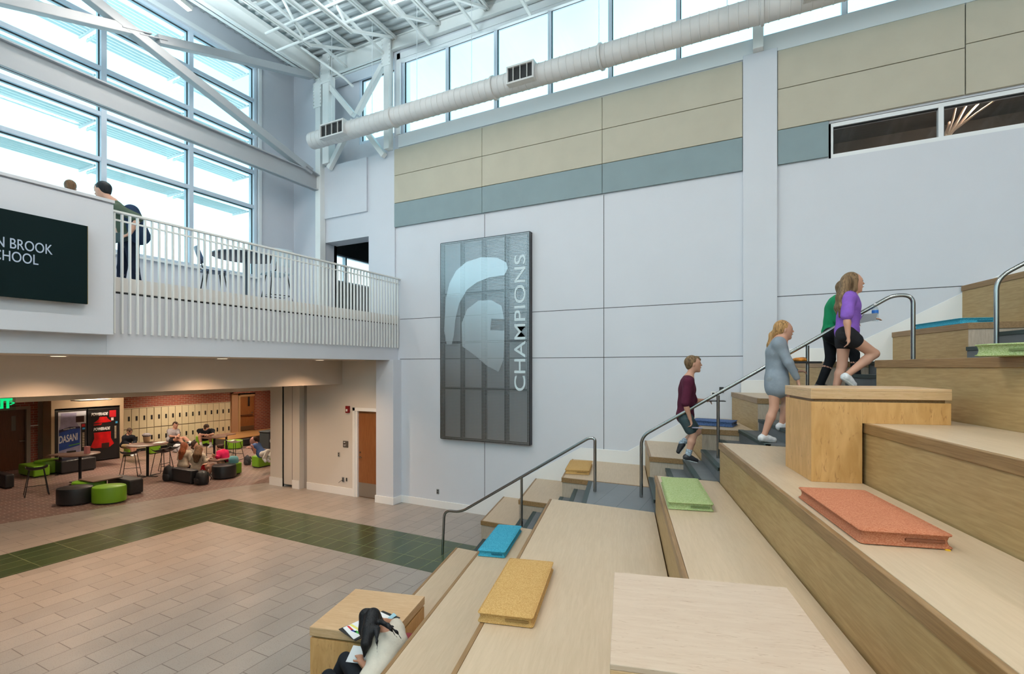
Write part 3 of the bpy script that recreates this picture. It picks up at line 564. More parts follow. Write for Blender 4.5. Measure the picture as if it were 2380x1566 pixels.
# cushions
def cushion_mat(name, c1, c2):
    if name in MATS: return MATS[name]
    m = bpy.data.materials.new(name); n, b, o = nt(m)
    tc = n.nodes.new('ShaderNodeTexCoord'); v = n.nodes.new('ShaderNodeTexVoronoi'); v.inputs['Scale'].default_value = 210
    mp = n.nodes.new('ShaderNodeMapping'); mp.inputs['Scale'].default_value = (1, 1.0, 1.6); n.links.new(tc.outputs['Object'], mp.inputs[0]); n.links.new(mp.outputs[0], v.inputs['Vector'])
    cr = n.nodes.new('ShaderNodeValToRGB'); cr.color_ramp.elements[0].color = (*c1, 1); cr.color_ramp.elements[1].color = (*c2, 1); cr.color_ramp.elements[0].position = .25; cr.color_ramp.elements[1].position = .7
    s = n.nodes.new('ShaderNodeSeparateColor'); n.links.new(v.outputs['Color'], s.inputs[0]); n.links.new(s.outputs[0], cr.inputs[0]); n.links.new(cr.outputs[0], b.inputs['Base Color'])
    b.inputs['Roughness'].default_value = .9; u = n.nodes.new('ShaderNodeBump'); u.inputs['Strength'].default_value = .4; u.inputs['Distance'].default_value = .004; n.links.new(v.outputs[0], u.inputs['Height']); n.links.new(u.outputs[0], b.inputs['Normal'])
    MATS[name] = m; return m
def cushion(label, c, w, l, z, rot, mat, h=.075, sub='cushions on the tiers'):
    t = thing('seat_cushion', label, 'cushion', (c[0], c[1], z), rot, sub)
    n = 9; m_ = MB(); vs = []; r_ = .018
    def outline(e):
        o_ = []
        for (cx_, cy_, a0) in ((w/2-r_-e, l/2-r_-e, 0), (-w/2+r_+e, l/2-r_-e, 90), (-w/2+r_+e, -l/2+r_+e, 180), (w/2-r_-e, -l/2+r_+e, 270)):
            for a in (0, 30, 60, 90): o_.append((cx_+r_*math.cos(math.radians(a0+a)), cy_+r_*math.sin(math.radians(a0+a))))
        return o_
    lay = [(.012, .0), (.0, .008), (.006, .02), (.010, h*.5), (.006, h-.02), (.0, h-.008), (.010, h), (.05, h+.004), (.12, h+.006)]
    for e, zz_ in lay: vs += [(x, y, zz_) for x, y in outline(e)]
    N = 16; fs = [tuple(range(N))[::-1], tuple(range((len(lay)-1)*N, len(lay)*N))]+[(i*N+k, i*N+(k+1) % N, (i+1)*N+(k+1) % N, (i+1)*N+k) for i in range(len(lay)-1) for k in range(N)]
    m_.add(vs, fs); m_.build('cushion_body', mat, t, smooth=True)
    m_ = MB(); m_.box(.0, w/2-.03, -l/2-.001, -l/2+.012, h*.42, h*.58); m_.build('zipper', plain('zip tape '+mat.name, tuple(.55*v for v in mat.node_tree.nodes['Color Ramp'].color_ramp.elements[0].color[:3]) if 'Color Ramp' in mat.node_tree.nodes else (.1, .1, .1), .6), t)
    m_ = MB(); m_.tube([(x, y, .008) for x, y in outline(-.001)], .005, 6, True); m_.tube([(x, y, h-.006) for x, y in outline(-.001)], .005, 6, True); m_.build('piping', mat, t, smooth=True)
    return t
K_must = cushion_mat('mustard fabric', (.47, .265, .075), (.62, .39, .15)); K_blue = cushion_mat('turquoise fabric', (.01, .25, .40), (.07, .42, .58)); K_grn = cushion_mat('moss green fabric', (.26, .35, .12), (.44, .51, .26))
K_or = cushion_mat('orange fabric', (.42, .125, .055), (.54, .21, .11)); K_nav = cushion_mat('navy fabric', (.02, .05, .15), (.10, .18, .38))
cushion('long mustard cushion lying across the wide third tier', st(-.815, 3.90), .395, 1.02, ZS[3], BETA, K_must)
cushion('bright blue cushion on the second tier by the stair', st(-1.55, 6.24), .33, 1.0, ZS[2], BETA, K_blue)
cushion('pale green cushion on the fourth tier near the landing', st(.62, 5.48), .40, 1.10, ZS[4], BETA-.01, K_grn)
cushion('terracotta orange cushion on the fifth tier, the biggest in view', st(1.362, 3.28), .395, .91, ZS[5], BETA, K_or)
a_, b_ = atz(1313, 1102, ZS[3]), atz(1369, 1103, ZS[3]); c_ = (a_+b_)/2+np.array([-SB, CB, 0])*.45
cushion('small mustard cushion on the long wall box by the landing', c_[:2], .40, .90, ZS[3], BETA, K_must)
a_ = atz(1697, 992, ZS[5]); c_ = a_+np.array([-CB, -SB, 0])*.19+np.array([-SB, CB, 0])*.42
cushion('navy blue cushion on the fifth wall box behind the handrail', (-.70, 8.22), .40, .60, ZS[5], BETA+1.2, K_nav)
p_ = sY(4.16, 8.35); cushion('turquoise cushion on the eighth wall box, seen edge on', p_, .36, .98, ZS[8], BETA, K_blue)
cushion('green cushion cut off by the right edge on the seventh tier', (1.80, 4.62), .42, .95, ZS[7], BETA-1.2, K_grn, h=.085)
for (x_, y_, r_, c_, l_) in ((2203, 1279, .012, (.8, .45, .02), 'tiny yellow disc on the tier by the orange cushion corner'), (1866, 1160, .010, (.75, .72, .68), 'tiny white crumb on the tier by the orange cushion far corner')):
    q = atz(x_, y_, ZS[5]); t = thing('crumb', l_, 'debris', q); m_ = MB(); m_.lathe([(r_, 0), (r_, .003), (r_*.6, .006)], n=12); m_.build('disc', plain('crumb %.2f' % c_[1], c_, .5), t, smooth=True)
# ================================================================ BALCONY FURNISHINGS
rl = thing('balcony_railing', 'white picket railing along the upper balcony', 'railing', (-7.73, 3.45, 3.65))
o3 = np.array([-7.73, 3.45, 3.65])
m_ = MB(); m_.bar(np.array((-7.75, 3.43, 5.28))-o3, np.array((-7.72, 9.45, 5.28))-o3, .06, .03); m_.build('top_rail', M_steel, rl, bevel=.004)
m_ = MB(); m_.bar(np.array((-7.75, 3.43, 5.17))-o3, np.array((-7.75, 9.28, 5.17))-o3, .03, .02); m_.build('under_rail', M_steel, rl)
N = 63
for i in range(N):
    y = 3.50+i*(9.24-3.50)/(N-1); m_ = MB(); m_.box(-.035+.0, .005, y-3.45-.02, y-3.45+.0, 0, 1.61); m_.build('picket', M_steel, rl)
# wall television
tv = thing('wall_television', 'big black wall screen with white school lettering on the parapet', 'television', (-7.52, 3.10, 3.98))
m_ = MB(); m_.box(-.02, .02, -1.75, 0, 0, .97); m_.build('screen', plain('screen black', (.002, .010, .011), .45, spec=.12), tv, bevel=.004)
m_ = MB(); m_.box(-.022, .018, -.004, .004, 0, .97); m_.build('side_bezel', plain('brass bezel', (.35, .25, .08), .4, metal=.6), tv)
m_ = MB(); m_.box(-.08, -.02, -1.3, -.5, .25, .7); m_.build('wall_bracket', M_black, tv)
tw = emit('screen text', (.55, .68, .82), .55)
text_mesh('screen_text', 'N BROOK', .165, tw, tv, (.0225, 2.757-3.10, 4.525-3.98), (0, 1, 0), (0, 0, 1), (1, 0, 0), sx=.66)
text_mesh('screen_text', 'SCHOOL', .165, tw, tv, (.0225, 2.63-3.10, 4.380-3.98), (0, 1, 0), (0, 0, 1), (1, 0, 0), sx=.66)
# perforated metal artwork
ar = thing('metal_artwork', 'tall perforated metal screen artwork on the white wall', 'artwork', (-6.47, YW-.09, 1.6))
AX, AZ = -6.47, 1.6; AW, AH = 2.19, 4.365
zb_ = [0, 1.13, 2.14, 3.21, AH]
M_pf = perf('perforated steel', (.46, .50, .53), .031, .36); M_pf2 = perf('dense perforated steel', (.66, .73, .78), .031, .20)
for i in range(4):
    for j in range(4):
        m_ = MB(); m_.box(i*AW/4+.003, (i+1)*AW/4-.003, -.03, -.027, zb_[j]+.003, zb_[j+1]-.003); m_.build('perforated_sheet', M_pf, ar)
m_ = MB(); M_artf = plain('dark bronze frame', (.06, .06, .065), .4, metal=.6)
for i in range(5): x = min(max(i*AW/4, .02), AW-.02); m_.box(x-.035, x+.035, -.02, .085, 0, AH)
for z in zb_: z = min(max(z, .02), AH-.02); m_.box(0, AW, -.019, .02, z-.028, z+.028)
m_.build('back_frame', M_artf, ar)
hel = [(.12, 2.75), (.14, 3.1), (.24, 3.45), (.42, 3.72), (.68, 3.88), (1.05, 3.95), (1.45, 3.90), (1.66, 3.78), (1.70, 3.66), (1.62, 3.52), (1.25, 3.50), (.95, 3.42), (.70, 3.28), (.50, 3.0), (.40, 2.65), (.36, 2.3), (.30, 2.1), (.17, 2.1), (.10, 2.4)]
m_ = MB(); m_.ext(hel, (0, -.034, 0), (1, 0, 0), (0, 0, 1), (0, .003, 0)); 
m_.ext([(.58, 2.05), (.56, 2.55), (.70, 2.85), (.98, 3.02), (1.30, 3.02), (1.55, 2.88), (1.62, 2.6), (1.30, 2.62), (1.28, 2.38), (1.62, 2.36), (1.60, 1.75), (1.48, 1.5), (1.2, 1.62), (.9, 1.85)], (0, -.034, 0), (1, 0, 0), (0, 0, 1), (0, .003, 0))
m_.build('emblem', M_pf2, ar)
text_mesh('lettering', 'CHAMPIONS', .36, plain('letter steel', (.62, .74, .80), .5), ar, (2.10, -.034, 3.92), (0, 0, 1), (-1, 0, 0), (0, -1, 0), align='RIGHT', ext=.0015, sx=1.38, bold=.002)
# exit sign
ex = thing('exit_sign', 'green lit exit sign hanging under the bulkhead at left edge', 'exit sign', (-11.2, 4.6, 2.48))
ye = lambda px: atx(px, 930, -11.2)[1]-4.6
m_ = MB(); m_.box(-.012, 0, ye(-45), ye(36.5), 0, .23); m_.build('sign_panel', glass('sign acrylic', (.8, .95, .85)), ex)
m_ = MB(); m_.box(-.04, .02, ye(-45), ye(36.5), .23, .26); m_.tube([(0, ye(-5), .25), (0, ye(-5), .33)], .01, 8); m_.build('sign_mount', M_white, ex)
eg = emit('exit green', (.0, .75, .22), 1.0)
text_mesh('sign_text', 'EXIT', .21, eg, ex, (.005, ye(27.5), .045), (0, 1, 0), (0, 0, 1), (1, 0, 0), sx=.80, bold=.012)
text_mesh('sign_arrow', '>', .12, eg, ex, (.005, ye(34.5), .075), (0, 1, 0), (0, 0, 1), (1, 0, 0), sx=.9, bold=.003)
# wall fittings
def plate(label, px, py, Y, w, h, mat, kind='outlet', d=.012, cat='outlet', det=True):
    q = aty(px, py, Y); t = thing(kind, label, cat, (q[0], Y-.002, q[2])); m_ = MB(); m_.box(-w/2, w/2, -d, 0, -h/2, h/2); m_.build('face_plate', mat, t, bevel=.002)
    if det: m_ = MB(); m_.box(-w*.25, w*.25, -d-.004, -d+.002, -h*.32, -h*.08); m_.box(-w*.25, w*.25, -d-.004, -d+.002, h*.08, h*.32); m_.build('sockets', M_black, t)
    return t
plate('dark outlet low on the tall white wall near the handrail', 1018, 1142, YW, .065, .11, plain('grey plate', (.2, .2, .2), .5), 'wall_outlet')
plate('white thermostat plate behind the boy in maroon', 1658, 918, YW, .075, .13, M_white, 'wall_switch', cat='switch')
plate('black outlet plate just above the middle handrail', 1677, 906, YW, .07, .10, M_black, 'wall_outlet')
plate('outlet with a black plug low beside the service door', 798, 1114, 9.15, .07, .12, plain('grey plate', (.2, .2, .2), .5), 'wall_outlet')
plate('small black outlet nearest the service door frame', 806, 1114, 9.15, .035, .085, M_black, 'wall_outlet', det=False)
plate('light switch plate on wall beside the service door', 788, 1056, 9.15, .06, .12, plain('switch grey', (.35, .33, .3), .5), 'wall_switch', cat='switch')
sp = plate('brown room name plate left of the service door', 804, 1032, 9.15, .17, .16, plain('brown sign', (.10, .085, .07), .5), 'room_sign', cat='sign', det=False)
for q_ in ((-.06, -.01, .035, .055), (-.06, .02, -.02, -.01), (-.06, .0, -.045, -.035)): m_ = MB(); m_.box(q_[0], q_[1], -.015, -.011, q_[2], q_[3]); m_.build('raised_text', M_white, sp)
fa = plate('red fire alarm strobe on the wall beside the service door', 810, 951, 9.15, .11, .17, plain('alarm red', (.22, .01, .012), .4), 'fire_alarm', d=.05, cat='alarm', det=False)
m_ = MB(); m_.box(-.02, .02, -.07, -.05, -.05, .01); m_.build('strobe', M_white, fa, bevel=.005)
m_ = MB(); q = aty(798, 1114, 9.12); m_.tube([q, q+np.array([-.05, -.03, -.03]), q+np.array([-.14, -.02, -.09])], .006, 6); tag(m_.build('power_cord', M_black), 'short black cord hanging from the outlet by the service door', 'cord')
# ================================================================ LOUNGE BEYOND THE OPENING
mb = MB(); mb.box(-24, -12.3, -8, 17, 2.98, 3.1); struct('ceiling_lounge', mb, M_wallwarmlit)
def yx(px, X): return atx(px, 930, X)[1]
XA, XB, XL = -20.7, -20.15, -21.1
dY0, dY1 = yx(-60, XA), yx(61, XA)
mb = MB(); mb.box(XA-.3, XA, -8, dY0-.08, 0, 3); mb.box(XA-.3, XA, dY0-.08, dY1+.1, 1.93, 3); mb.box(XA-.3, XA, dY1+.1, yx(88, XA), 0, 3); struct('wall_brick', mb, M_brickx)
d = MB(); d.box(XA-.12, XA-.08, dY0, dY1, .01, 1.87); d2 = struct('door_2', d, M_doord)
f = MB(); f.box(XA-.15, XA+.02, dY1, dY1+.1, 0, 1.97); f.box(XA-.15, XA+.02, dY0-.1, dY0, 0, 1.97); f.box(XA-.15, XA+.02, dY0, dY1, 1.87, 1.97); f.build('door_frame', plain('taupe frame', (.30, .25, .20), .6), d2)
g = MB(); g.box(XA-.079, XA-.072, yx(29, XA), yx(39, XA), 1.22, 1.68); g.build('vision_panel', plain('wired glass', (.16, .15, .13), .2), d2)
g = MB(); yh = yx(55, XA-.08); g.tube([(XA-.08, yh, .88), (XA-.02, yh, .88), (XA-.01, yh-.13, .885)], .014, 8); g.build('door_handle', M_ss, d2, smooth=True)
q = MB(); q.box(XA-.01, XA+.03, yx(70, XA), yx(88, XA), 1.32, 1.36); tag(q.build('wall_rail', M_trim), 'small white rail fixed on the dark brick beside the far door', 'rail')
mb = MB(); mb.box(XA-.3, XA-.02, yx(88, XA), yx(118, XA)+.3, 0, 3); struct('wall_taupe', mb, plain('taupe wall', (.24, .19, .15), .8))
# vending alcove
vy0, vy1 = yx(119, XB), yx(287.5, XB)
my0, my1 = yx(127, XB), yx(279, XB)
mb = MB(); mb.box(XB-1.2, XB, vy0, my0, 0, 3); mb.box(XB-1.2, XB, my1, vy1, 0, 3); mb.box(XB-1.2, XB, my0, my1, 1.86, 3); mb.box(XB-1.4, XB-1.2, vy0, vy1, 0, 3); struct('wall_vending', mb, plain('ochre wall', (.55, .42, .27), .8))
def vend(y0, y1, label):
    t = thing('vending_machine', label, 'vending machine', (XB-.02, y0, 0)); w = y1-y0
    m_ = MB(); m_.box(-.8, 0, 0, w, .03, 1.80); m_.build('cabinet', M_black, t, bevel=.01)
    m_ = MB(); m_.box(-.01, .012, .02, w-.02, 1.755, 1.775); m_.build('top_strip', M_ss, t)
    return t, w
my = yx(203.5, XB)
v1, w1 = vend(my0+.01, my-.01, 'vending machine with the blue water bottle front'); v2, w2 = vend(my+.01, my1-.01, 'vending machine with the red sports drink bottle front')
def flat(t, name, poly, mat, x=.012, d=.003):
    m_ = MB(); m_.ext(poly, (x, 0, 0), (0, 1, 0), (0, 0, 1), (d, 0, 0)); return m_.build(name, mat, t)
u = lambda w, pts: [(a*w, b_) for a, b_ in pts]
c1 = plain('bottle lilac', (.36, .34, .50), .35, var=.15, vs=6); c2 = plain('label blue', (.02, .07, .33), .35, var=.3, vs=5); c3 = plain('panel silver', (.60, .62, .68), .35)
flat(v1, 'front_panel', u(w1, [(.10, .10), (.97, .10), (.97, 1.74), (.10, 1.74)]), c3, .005)
flat(v1, 'bottle_picture', u(w1, [(.12, .10), (.74, .10), (.78, .5), (.80, 1.18), (.72, 1.28), (.66, 1.38), (.66, 1.70), (.18, 1.70), (.16, 1.3), (.11, 1.15)]), c1, .009)
flat(v1, 'bottle_label', u(w1, [(.12, .50), (.76, .62), (.78, 1.18), (.45, 1.17), (.12, 1.08)]), c2, .013)
flat(v1, 'label_band', u(w1, [(.12, 1.08), (.45, 1.17), (.78, 1.18), (.77, 1.24), (.45, 1.25), (.12, 1.17)]), plain('navy band', (.015, .015, .06), .4), .0135)
text_mesh('brand_text', 'DASANI', .32, M_white, v1, (.018, .11*w1, .745), (0, .99, .13), (0, -.05, 1), (1, 0, 0), align='LEFT', sx=.44, bold=.006, shear=.15)
text_mesh('small_text', 'PURIFIED WATER', .06, M_white, v1, (.018, .25*w1, 1.155), (0, .99, .1), (0, 0, 1), (1, 0, 0), align='LEFT', sx=.7)
flat(v1, 'green_script', u(w1, [(.42, .625), (.78, .67), (.78, .70), (.42, .655)]), plain('script green', (.1, .35, .05), .5), .018)
flat(v1, 'display', u(w1, [(.64, 1.38), (.90, 1.38), (.90, 1.58), (.64, 1.58)]), plain('display brown', (.04, .015, .012), .3), .018)
flat(v1, 'keypad_column', u(w1, [(.80, .42), (.96, .42), (.96, 1.33), (.80, 1.33)]), M_black, .018)
flat(v1, 'delivery_door', u(w1, [(.35, .34), (.64, .34), (.64, .47), (.35, .47)]), M_black, .018)
flat(v1, 'red_sticker', u(w1, [(.82, 1.22), (.93, 1.22), (.93, 1.31), (.82, 1.31)]), plain('sticker red', (.6, .02, .03), .4), .023)
flat(v1, 'blue_sticker', u(w1, [(.84, 1.13), (.93, 1.13), (.93, 1.19), (.84, 1.19)]), plain('sticker blue', (.05, .35, .7), .4), .023)
for i in range(9): flat(v1, 'button', u(w1, [(.84, .55+i*.055), (.91, .55+i*.055), (.91, .585+i*.055), (.84, .585+i*.055)]), plain('button cream', (.6, .5, .35), .5), .023)
rd = plain('bottle red', (.60, .01, .012), .3, var=.25, vs=5)
flat(v2, 'bottle_picture', u(w2, [(.08, .50), (.20, .45), (.68, .45), (.82, .55), (.72, .75), (.72, .98), (.18, .98), (.20, .78)]), rd, .009)
flat(v2, 'bottle_shoulder', u(w2, [(.17, 1.30), (.33, 1.42), (.36, 1.50), (.58, 1.50), (.62, 1.42), (.74, 1.32), (.60, 1.30), (.40, 1.30)]), rd, .010)
flat(v2, 'bottle_band', u(w2, [(.18, 1.22), (.40, 1.22), (.44, 1.28), (.18, 1.26)]), rd, .010)
for z, y, s_ in ((1.555, .10, .13), (1.05, .17, .13)): text_mesh('brand_text', 'POWERADE', s_, M_white, v2, (.018, y*w2, z), (0, 1, 0), (0, 0, 1), (1, 0, 0), align='LEFT', sx=.66, bold=.008, shear=.2)
flat(v2, 'red_sticker', u(w2, [(.66, 1.47), (.88, 1.47), (.88, 1.70), (.66, 1.70)]), plain('sticker red', (.6, .02, .03), .4), .018)
flat(v2, 'delivery_door', u(w2, [(.42, .42), (.66, .42), (.66, .60), (.42, .60)]), plain('display brown', (.04, .015, .012), .3), .016)
flat(v2, 'coin_badge', u(w2, [(.72, 1.35), (.80, 1.35), (.80, 1.45), (.72, 1.45)]), M_white, .018); flat(v2, 'blue_sticker', u(w2, [(.86, 1.24), (.93, 1.24), (.93, 1.31), (.86, 1.31)]), plain('sticker blue', (.05, .35, .7), .4), .018)
for i in range(9): flat(v2, 'button', u(w2, [(.83, .72+i*.05), (.89, .72+i*.05), (.89, .752+i*.05), (.83, .752+i*.05)]), plain('button cream', (.6, .5, .35), .5), .018)
m_ = MB(); q = atx(212, 930, XB+.5); m_.box(XB+.3, XB+.9, yx(175, XB+.6), yx(250, XB+.6), q[2]-.0, q[2]+.03); tag(m_.build('ceiling_light', plain('light tray', (.8, .78, .72), .5)), 'thin pale light tray above the vending machines', 'ceiling light')
# locker wall
ly0, ly1 = yx(287, XL)-.05, yx(536, XL); nl = 16; lw = (ly1-ly0-.05)/nl; LZ0, LZ1 = .10, 1.64
for i in range(nl):
    y = ly0+.05+i*lw; t = thing('locker', 'cream two tier locker column in the lounge locker bank', 'locker', (XL, y, LZ0), 0, 'lounge lockers')
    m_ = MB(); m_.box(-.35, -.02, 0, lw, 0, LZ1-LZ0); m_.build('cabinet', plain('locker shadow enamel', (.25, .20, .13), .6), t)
    for z0 in (0, (LZ1-LZ0)/2):
        h = (LZ1-LZ0)/2; m_ = MB(); m_.box(-.02, 0, .008, lw-.008, z0+.014, z0+h-.014); dd = m_.build('door', M_locker, t, bevel=.003)
        m_ = MB(); m_.box(0, .012, lw*.56, lw*.78, z0+h*.40, z0+h*.62); m_.build('latch', M_black, dd)
mb = MB(); mb.box(XL-.4, XL-.01, ly0-.3, ly1, LZ1+.02, 3); struct('wall_brick_over_lockers', mb, M_brickx)
mb = MB(); mb.box(XL-.35, XL-.01, ly0-.3, ly1, 0, LZ0); struct('baseboard_lockers', mb, M_black)
mb = MB(); mb.box(XL-.35, XL+.005, ly0-.2, ly1+.02, LZ1, LZ1+.03); struct('trim_10', mb, M_locker)
# raised wooden platform with far door
PX = -19.1; py0, py1 = yx(536, PX)-.05, 17
mb = MB(); mb.prism([(PX, py0), (PX-.3, 17), (-24, 17), (-24, py0)], .27, .30); struct('floor_platform', mb, plain('varnished floor', (.36, .19, .07), .3, var=.1, vs=3))
mb = MB(); mb.prism([(PX-.02, py0), (PX-.32, 17), (-24, 17), (-24, py0)], 0, .27); struct('wall_platform', mb, plain('dark riser', (.06, .045, .04), .7))
XD = -20.9
mb = MB(); mb.box(XD-.4, XD-.1, ly1, yx(557, XD), .3, 3); struct('wall_beige', mb, plain('brown beige wall', (.40, .22, .12), .8))
mb = MB(); mb.box(XD-.3, XD, yx(594.5, XD), 17, .3, 3); mb.box(XD-.3, XD, ly1, yx(594.5, XD), 2.02, 3); struct('wall_brick_far', mb, M_brickx)
mb = MB(); mb.box(-24, -12, 16.8, 17, 0, 3); struct('wall_brick_end', mb, M_bricky)
a0, a1 = yx(561, XD), yx(594, XD); d = MB(); d.box(XD-.14, XD-.1, a0, a1, .32, 1.86); d3 = struct('door_3', d, M_door)
f = MB(); f.box(XD-.16, XD-.06, yx(557, XD), a0, .3, 1.9); f.box(XD-.16, XD-.06, a0, a1+.03, 1.86, 1.95); f.build('door_frame', plain('tan frame', (.45, .27, .13), .6), d3)
g = MB(); g.box(XD-.1, XD-.06, a0+.03, a1-.1, .98, 1.04); g.build('push_bar', M_doord, d3); g = MB(); g.lathe([(.04, 0), (.03, .04)], (0, 0, 0)); go = g.build('door_handle', M_ss, d3); go.location = (XD-.05, a1-.14, 1.10)
g = MB(); g.box(XD-.099, XD-.095, a0+.55*(a1-a0), a0+.68*(a1-a0), 1.42, 1.84); g.build('vision_panel', M_black, d3)
g = MB(); g.box(XD-.099, XD-.094, a0+.02, a1-.02, .33, .52); g.build('kick_plate', plain('bronze plate', (.18, .11, .06), .4, metal=.5), d3)
# rest of enclosure
mb = MB(); mb.box(-12.3, -12, 9.5, 17, 0, 3); mb.box(-24, -23.8, -8, 17, 0, 3.2); mb.box(-24, -12, -8.2, -8, 0, 3.2); struct('wall_lounge_side', mb, M_wallwarmlit)
mb = MB(); mb.box(-24.2, -11.2, -8.3, 17.2, 3.1, 3.2); struct('ceiling_lounge_upper', mb, M_wallwarmlit)
# ---- soft seating
def box_px(label, cxp, cyp, rp, lp, topp, mat, cat='ottoman', name='ottoman', grp='lounge ottomans', rz=0.0, r=.035, base=0.0):
    P = atz(cxp, cyp, base); dF = float(np.dot(P-np.array([0, 0, H]), FW)); h = (cyp-topp)*dF/FP
    b_ = atx(rp, 930, P[0])[1]-P[1]; a = P[0]-aty(lp, 930, P[1])[0]
    t = thing(name, label, cat, (P[0]-a/2, P[1]+b_/2, base), rz, grp); m_ = MB(); m_.box(-a/2, a/2, -b_/2, b_/2, .02, h); m_.build('upholstery', mat, t, bevel=r, seg=4, smooth=True)
    m_ = MB(); m_.box(-a/2+.04, a/2-.04, -b_/2+.04, b_/2-.04, 0, .025); m_.build('plinth', M_black, t); return t
def drum_px(label, lp, rp, bp, topp, mat, ecc=1.0, rot=0.0, cat='ottoman', grp='lounge ottomans'):
    c = atz((lp+rp)/2, bp); dF = float(np.dot(c-np.array([0, 0, H]), FW)); r = (rp-lp)/2*dF/FP; c2_ = c+ray((lp+rp)/2, CY)/np.linalg.norm(ray((lp+rp)/2, CY))*r*.8
    dF = float(np.dot(c2_-np.array([0, 0, H]), FW)); h = (bp-topp)*dF/FP*.96; r = (rp-lp)/2*dF/FP
    t = thing('ottoman', label, cat, (c2_[0], c2_[1], 0), 0, grp); m_ = MB(); m_.lathe([(r-.04, .02), (r-.005, .03), (r, .06), (r, h-.04), (r-.012, h-.012), (r-.04, h), (.001, h+.004)], n=32, sx=1.0, sy=ecc, rot=rot); m_.build('upholstery', mat, t, smooth=True)
    m_ = MB(); m_.lathe([(r-.06, 0), (r-.06, .025)], n=24, sy=ecc, rot=rot); m_.build('plinth', M_black, t); return t
drum_px('lime green drum ottoman nearest the tile floor', 220, 288, 1172, 1132, M_greenv, .8, .6)
drum_px('black drum ottoman nearest the tile floor beside the green one', 139, 210, 1175, 1135, M_blackv, .8, .6)
drum_px('lime green drum ottoman behind the two nearest drums', 174, 241, 1157, 1120, M_greenv, .8, .6)
box_px('square black ottoman under the low square table', 301, 1152, 334, 249, 1117, M_blackv)
box_px('black box ottoman cut off by the left edge of the photo', 12, 1137, 34, -60, 1104, M_blackv)
box_px('square lime green ottoman behind the empty bar stool', 78, 1111, 117, 42, 1085, M_greenv)
drum_px('lime green drum ottoman half hidden by the long black bench', 88, 142, 1101, 1070, M_greenv)
box_px('long black bench below the vending machines', 142, 1103, 224, 120, 1072, M_blackv, cat='bench', name='lounge_bench', grp=None)
box_px('black ottoman close to the vending machine fronts', 150, 1078, 222, 143, 1065, M_blackv)
box_px('lime green ottoman under the boy in the black hoodie', 300, 1060, 312, 282, 1037, M_greenv)
box_px('lime green ottoman behind the round bar table with two stools', 350, 1056, 374, 338, 1035, M_greenv)
drum_px('round black pouf under the boy in the white shirt', 392, 427, 1043, 1024, M_blackv)
box_px('lime green ottoman under the boy in the black shirt', 470, 1038, 503, 454, 1015, M_greenv)
box_px('long black ottoman on which the two girls sit', 443, 1126, 462, 396, 1094, M_blackv)
drum_px('round black drum ottoman right of the girls', 496, 546, 1113, 1082, M_blackv)
box_px('lime green ottoman under the girl in the pink hoodie', 543, 1104, 563, 512, 1077, M_greenv)
box_px('lime green ottoman under the woman in the blue top', 600, 1088, 640, 584, 1061, M_greenv)
drum_px('lime green drum ottoman by the raised platform', 524, 562, 1044, 1024, M_greenv)
box_px('black box seat against the raised platform', 566, 1037, 584, 560, 1021, M_blackv)
# ---- tables
def table(label, px, pyb, pyt, halfw, shape, mat=M_brownt, rz=0.0, name='lounge_table', post=.035, grp='lounge tables', z=0.0, foot='cross'):
    P = atz(px, pyb, z); dF = float(np.dot(P-np.array([0, 0, H]), FW)); h = (pyb-pyt)*dF/FP; r = halfw*dF/FP
    t = thing(name, label, 'table', (P[0], P[1], z), rz, grp); m_ = MB()
    if shape == 'round': m_.lathe([(r-.01, h-.03), (r, h-.02), (r, h-.006), (r-.008, h), (.001, h)], n=40)
    else: m_.box(-r, r, -r, r, h-.03, h)
    m_.build('table_top', mat, t, smooth=shape == 'round', bevel=0 if shape == 'round' else .006)
    m_ = MB(); m_.tube([(0, 0, .012), (0, 0, h-.03)], post, 14); m_.build('post', M_wire, t, smooth=True)
    m_ = MB()
    for a in range(4): m_.bar((0, 0, .012), (math.cos(a*math.pi/2+.4)*.3, math.sin(a*math.pi/2+.4)*.3, .008), .05, .016)
    m_.build('base', M_wire, t); return t
table('round bar table with a pink card on it, nearest the left', 186, 1121, 1054, 37, 'round')
table('square bar table tucked behind the round one at left', 140, 1100, 1055, 18, 'square', rz=.5)
table('low square brown table over green and black ottomans', 234, 1150, 1110, 30, 'square', rz=.05)
table('round bar table with two black bar stools and a tote bag', 343, 1107, 1031, 40, 'round')
table('round bar table in front of the boy in the black shirt', 498, 1066, 1014, 26, 'round')
table('small square bar table next to the raised platform', 526, 1052, 1008.5, 14, 'square', rz=.1)
table('low dark table among the seated girls', 508, 1102, 1066, 20, 'square', rz=.1)
